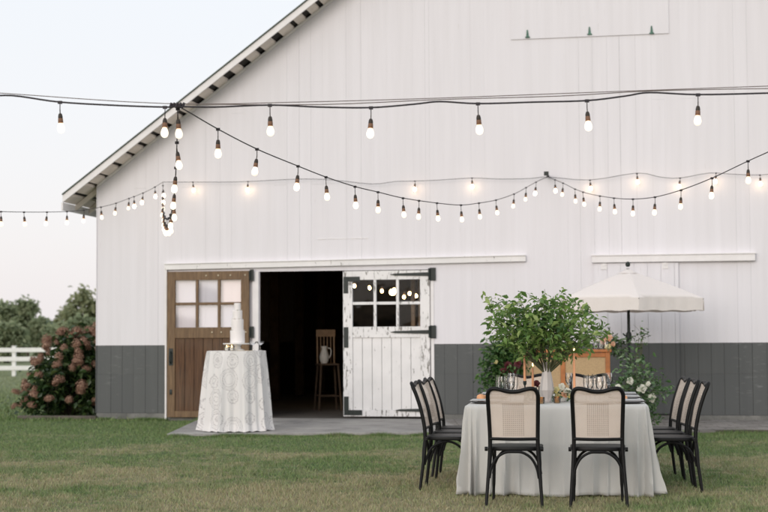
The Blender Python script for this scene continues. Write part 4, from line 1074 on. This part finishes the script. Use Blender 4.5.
# low flowers along the table
def low_flowers(lab, px, py, d, fl_, seed=0):
    b = on_table(px, d); root = tag(empty('low_flowers', b), lab, 'flower arrangement')
    V, Fq = leaves(90, [Vector((random.uniform(-.09, .09), random.uniform(-.1, .1), random.uniform(.02, .09))) for _ in range(14)], .015, .05, 2.0); V[:, 2] = np.maximum(V[:, 2], .002); np_mesh('leaves', V, Fq, M['leaf_blue'], root)
    for (dx, dz, col, s_) in fl_:
        o = mesh_obj('flower', FL[col], None, root, (dx, random.uniform(-.08, -.02), dz), (R(random.uniform(40, 80)), 0, random.uniform(-.6, .6))); o.scale = (s_,)*3
    mb = MB(); mb.lathe([(.04, 0), (.06, .02), (.07, .045), (.06, .045), (0, .02)], sides=16); mb.build('bowl', M['porcelain'], root)
low_flowers('low mound of cream and yellow flowers right of the vase', 561, 398, 13.15, [(-.05, .10, 'yellow', .9), (0, .13, 'white', .9), (.05, .09, 'white', 1), (.02, .06, 'peach', .9), (-.03, .05, 'yellow', .8), (.07, .05, 'yellow', .7), (-.01, .10, 'white', .7)])
low_flowers('low mound of peach and burgundy flowers left of the vase', 536, 398, 13.6, [(-.05, .08, 'peach', .9), (0, .14, 'red', 1.0), (.05, .10, 'red', .8), (.03, .05, 'peach', .9), (-.06, .05, 'white', .8)])
for (px, d, sc2, lab) in ((481, 13.0, 1.0, 'peach fruit on the cloth at the left of the table'), (485.5, 13.15, .8, 'smaller peach fruit behind the first at the left of the table'), (624, 13.0, .8, 'peach fruit on the right part of the table')):
    mb = MB(); mb.lathe([(0, .004), (.014, .0), (.030, .015), (.038, .038), (.032, .062), (.012, .072), (0, .068)], sides=20)
    o = mb.build('peach', M['peach'], None, on_table(px, d)); o.scale = (sc2,)*3; tag(o, lab, 'fruit', 'peaches on the dining table')

# ------------------------------------------------------------------ cake table
kd = 20.6; kp = P(236.5, 431, kd); kz = P(238, 351, kd).z; kz0 = SLZ if True else 0
KH = kz-kz0; KR = (P(267, 400, kd).x-P(209, 400, kd).x)/2
kt = tag(empty('cocktail_table', (kp.x, kp.y, kz0)), 'round high table hidden under the embroidered cloth', 'table')
mb = MB(); mb.lathe([(0, KH-.03), (KR-.02, KH-.03), (KR-.02, KH-.006), (0, KH-.006)], sides=40); mb.build('tabletop', M['chair_wood'], kt)
mb = MB(); mb.tube([(0, 0, .03), (0, 0, KH-.031)], .035, 12); mb.lathe([(.25, 0), (.25, .02), (.04, .05), (0, .05)], sides=24); mb.build('pedestal', M['iron'], kt)
N, Hn = 300, 30; V = []; Fc = []; UV = []
for i in range(N+1):
    a_ = 2*pi*i/N
    for j in range(Hn+1):
        h = j/Hn; f1 = cos(a_*10+.8+.5*sin(a_*2)); f2 = cos(a_*5+2); f3 = cos(a_*23+1)
        q = KR+.004+h**.8*(.075)+h**.65*(.052*(1-2*abs(sin(a_*5.5+.8+.4*sin(a_*2)))**.8)*(.8+.3*f2)+.014*f3)+(.02*(h-.9)/.1 if h > .9 else 0)
        z = (KH+.002)-(KH-.01)*h+.006*f3*h
        V.append((q*cos(a_), q*sin(a_), max(.006, z))); UV.append((a_*KR*1.35, h*KH))
mb = MB()
Fc = [(i*(Hn+1)+j, (i+1)*(Hn+1)+j, (i+1)*(Hn+1)+j+1, i*(Hn+1)+j+1) for i in range(N) for j in range(Hn)]
me = bpy.data.meshes.new('cloth'); nv = len(V); V.append((0, 0, KH+.002)); UV.append((0, 0))
Fc += [(nv, (i+1)*(Hn+1), i*(Hn+1)) for i in range(N)]
me.from_pydata(V, [], Fc); ul = me.uv_layers.new(name='UVMap')
for l_ in me.loops: ul.data[l_.index].uv = UV[l_.vertex_index]
shade(me, 50); o = mesh_obj('tablecloth', me, M['embroidered'], None, (kp.x, kp.y, kz0))
tag(o, 'white cloth embroidered with grey round medallions over the round cake table', 'tablecloth')
ktop = kz0+KH+.004
st = tag(empty('cake_stand', (P(237.5, 350, kd).x, kp.y, ktop)), 'white porcelain pedestal stand under the tiered cake', 'cake stand')
mb = MB(); mb.lathe([(.10, 0), (.095, .01), (.05, .03), (.04, .06), (.06, .085), (0, .085)], sides=28); mb.build('foot', M['porcelain'], st)
mb = MB(); mb.lathe([(0, .086), (.19, .086), (.20, .092), (.20, .102), (.19, .10), (0, .10)], sides=40); mb.build('plate', M['porcelain'], st)
ck = tag(empty('wedding_cake', (st.location.x, kp.y, ktop+.104)), 'white four tier wedding cake on the porcelain stand', 'cake')
z = 0
for r_, h_ in ((.100, .175), (.084, .15), (.066, .12), (.046, .10)):
    mb = MB(); mb.lathe([(0, z), (r_-.004, z), (r_, z+.004), (r_, z+h_-.006), (r_-.006, z+h_), (0, z+h_)], sides=36, rf=lambda a_, z_: 1+.006*sin(a_*5+z_*30)); mb.build('tier', M['icing'], ck); z += h_+.001
for k in range(14):
    a_ = k*2.4; zz_ = (.175, .325, .445)[k % 3]; rr_ = (.09, .072, .055)[k % 3]
    o = mesh_obj('sugar_flower', FL['white'], None, ck, (rr_*cos(a_)-.0, rr_*sin(a_), zz_+.005)); o.scale = (.45,)*3
for k, px in enumerate((228, 233)):
    v = tag(empty('votive', (P(px, 350, kd).x, kp.y-.17, ktop)), 'lit votive candle on the cake table, %s of the two' % ('left', 'right')[k], 'votive', 'votives on the cake table')
    mb = MB(); mb.lathe([(.028, 0), (.034, .005), (.036, .07), (.033, .07), (.031, .008), (0, .006)], sides=16); mb.build('cup', M['glass'], v)
    mb = MB(); mb.lathe([(.027, 0), (.027, .035), (0, .035)], (0, 0, .008), 16); mb.build('wax', M['candle_white'], v)
    mb = MB(); mb.lathe([(0, 0), (.007, .008), (.008, .016), (0, .035)], (0, 0, .046), 10); mb.build('flame', M['flame'], v)
co = MB(); co.lathe([(.034, 0), (.034, .004), (.006, .01), (.0045, .02), (.0045, .075), (.02, .085), (.045, .10), (.052, .125), (.050, .125), (.042, .103), (0, .088)], sides=20); cme = co.mesh('coupe'); shade(cme, 50); cme.materials.append(M['glass'])
for k, (px, dy) in enumerate(((253.5, -.1), (260.5, .0))):
    tag(mesh_obj('coupe_glass', cme, None, None, (P(px, 350, kd).x, kp.y+dy, ktop)), 'stemmed coupe glass on the cake table, %s of the pair' % ('left', 'right')[k], 'glass', 'coupe glasses on the cake table')
# cake knife server
mb = MB(); mb.box(-.10, .02, -.008, .008, 0, .004); mb.box(.021, .12, -.014, .014, 0, .003); o = mb.build('cake_knife', M['brass'], None, (P(246, 350, kd).x, kp.y-.22, ktop), (0, 0, .3), bevel=.001); tag(o, 'brass cake knife lying in front of the cake', 'knife')

# ------------------------------------------------------------------ chair inside the barn
cxp = P(328, 400, 26.2); sc = tag(empty('bar_chair', (cxp.x, 26.2, .046), .25), 'tall wooden spindle back chair standing inside the dark doorway', 'chair')
mb = MB()
mb.prism([(-.17, -.17), (.17, -.17), (.19, .19), (-.19, .19)], 'z', .78, .81); mb.build('seat', M['inner_wood'], sc, bevel=.008)  # darker timber on seat and legs stands in for doorway shade
for sx in (-1, 1):
    for sy in (-1, 1):
        mb = MB(); mb.tube([(sx*.2, sy*.2, 0), (sx*.15, sy*.15, .779)], .018, 8); mb.build('leg', M['inner_wood'], sc)
mb = MB(); mb.box(-.17, .17, .17, .195, 1.28, 1.40)
for k in range(6): mb.tube([(-.15+.06*k, .17, .81), (-.15+.06*k, .183, 1.285)], .009 if 0 < k < 5 else .014, 8)
mb.build('backrest', M['chair_wood'], sc)
mb = MB()
for sy in (-1, 1): mb.tube([(-.185, sy*.185, .25), (.185, sy*.185, .25)], .012, 8)
mb.build('stretcher', M['inner_wood'], sc)

jg = tag(empty('jug', (cxp.x-.06, 26.16, .8585)), 'white jug standing on the seat of the chair in the doorway', 'jug')
mb = MB(); mb.lathe([(.05, 0), (.075, .04), (.085, .12), (.06, .2), (.045, .25), (.06, .30), (.055, .30), (.04, .25), (.05, .1), (0, .03)], sides=20); mb.build('jug_body', M['inner_white'], jg)
mb = MB(); mb.tube(smooth_path([(.055, 0, .27), (.11, 0, .25), (.115, 0, .16), (.082, 0, .09)], 4), .009, 6); mb.build('handle', M['inner_white'], jg)
# ------------------------------------------------------------------ far left: fence, trees, hill
fd = 52.0
def fx(px): return P(px, 370, fd).x
fence = tag(empty('rail_fence', (fx(14), fd, 0)), 'white three rail fence across the far end of the lawn', 'fence')
step = 2.6
for k in range(-5, 5):
    mb = MB(); xx = k*step; mb.box(xx-.065, xx+.065, -.065, .065, 0, 1.03); mb.prism([(xx-.08, -.08), (xx+.08, -.08), (xx+.08, .08), (xx-.08, .08)], 'z', 1.031, 1.06); mb.build('post', M['white_fence'], fence, smooth=0, bevel=.008)
for z in (.22, .53, .84):
    mb = MB(); mb.box(-5*step, 5*step, -.10, -.066, z, z+.15); mb.build('rail', M['white_fence'], fence, smooth=0, bevel=.005)
def tree(name, label, px, d, top_y, wpx, mat, nleaf=2600, size=.34, seed=0, trunk=True, lobes=9):
    random.seed(seed+100); b = P(px, 370, d); s_ = F/d; H = P(px, top_y, d).z; Wm = wpx/s_
    root = tag(empty(name, (b.x, d, 0)), label, 'tree' if 'tree' in name else 'bush', 'trees and bushes beyond the fence')
    mb = MB(); tr = [(0, 0, 0), (.05*H*.3, 0, H*.25), (-.02*H, .1, H*.5), (.03*H, 0, H*.8)]
    mb.tube(smooth_path(tr, 4), [.035*H*(1-i/14) for i in range(13)], 7)
    cs = []
    for k in range(lobes*3):
        an = random.uniform(0, 2*pi); z = H*random.uniform(.18, .95); rr = Wm/2*math.sqrt(max(.05, 1-((z/H-.5)/.52)**2))*random.uniform(.25, .95)
        c_ = Vector((cos(an)*rr, sin(an)*rr*.8, z)); mb.tube([(0, 0, max(.1*H, z*.55)), Vector((c_.x*.5, c_.y*.5, z*.82)), c_], [.012*H, .007*H, .003*H], 5)
        cs += [c_+Vector((random.gauss(0, .07*Wm), random.gauss(0, .07*Wm), random.gauss(0, .045*H))) for _ in range(7)]
    mb.build('trunk', M['bark'], root)
    V, Fq = leaves(nleaf, cs, .045*(Wm+H)/2, size, 1.7); V[:, 2] = np.maximum(V[:, 2], .02); np_mesh('crown', V, Fq, mat, root)
    return root
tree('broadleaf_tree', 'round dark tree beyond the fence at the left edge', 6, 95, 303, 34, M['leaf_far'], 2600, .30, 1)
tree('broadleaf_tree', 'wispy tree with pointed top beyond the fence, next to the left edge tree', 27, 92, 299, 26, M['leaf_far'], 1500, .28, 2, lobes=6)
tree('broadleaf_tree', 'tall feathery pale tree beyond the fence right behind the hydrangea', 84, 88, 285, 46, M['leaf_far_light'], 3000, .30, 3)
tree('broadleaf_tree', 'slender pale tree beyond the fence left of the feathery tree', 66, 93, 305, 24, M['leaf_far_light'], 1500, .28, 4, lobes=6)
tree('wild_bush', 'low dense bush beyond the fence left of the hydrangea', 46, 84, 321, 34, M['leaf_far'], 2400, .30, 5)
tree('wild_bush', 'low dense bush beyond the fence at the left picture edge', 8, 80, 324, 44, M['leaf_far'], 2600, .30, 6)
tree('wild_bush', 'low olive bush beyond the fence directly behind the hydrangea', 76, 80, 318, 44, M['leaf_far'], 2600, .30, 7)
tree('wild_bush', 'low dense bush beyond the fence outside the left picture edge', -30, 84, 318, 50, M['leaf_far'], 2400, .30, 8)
random.seed(11)
mb = MB(); n = 60; V = []; hd = 520
for i in range(n+1):
    x_ = -420+ i*10; zt_ = 8.3+1.3*sin(i*.35)+.5*sin(i*1.1)+random.uniform(-.25, .25)
    for (yy, z) in ((0, -1), (10, zt_*.6), (30, zt_), (90, zt_*.9), (200, -1)): V.append((x_, hd+yy, z))
mb.add(V, [(i*5+j, (i+1)*5+j, (i+1)*5+j+1, i*5+j+1) for i in range(n) for j in range(4)]); tag(mb.build('hill', M['hill']), kind='structure')
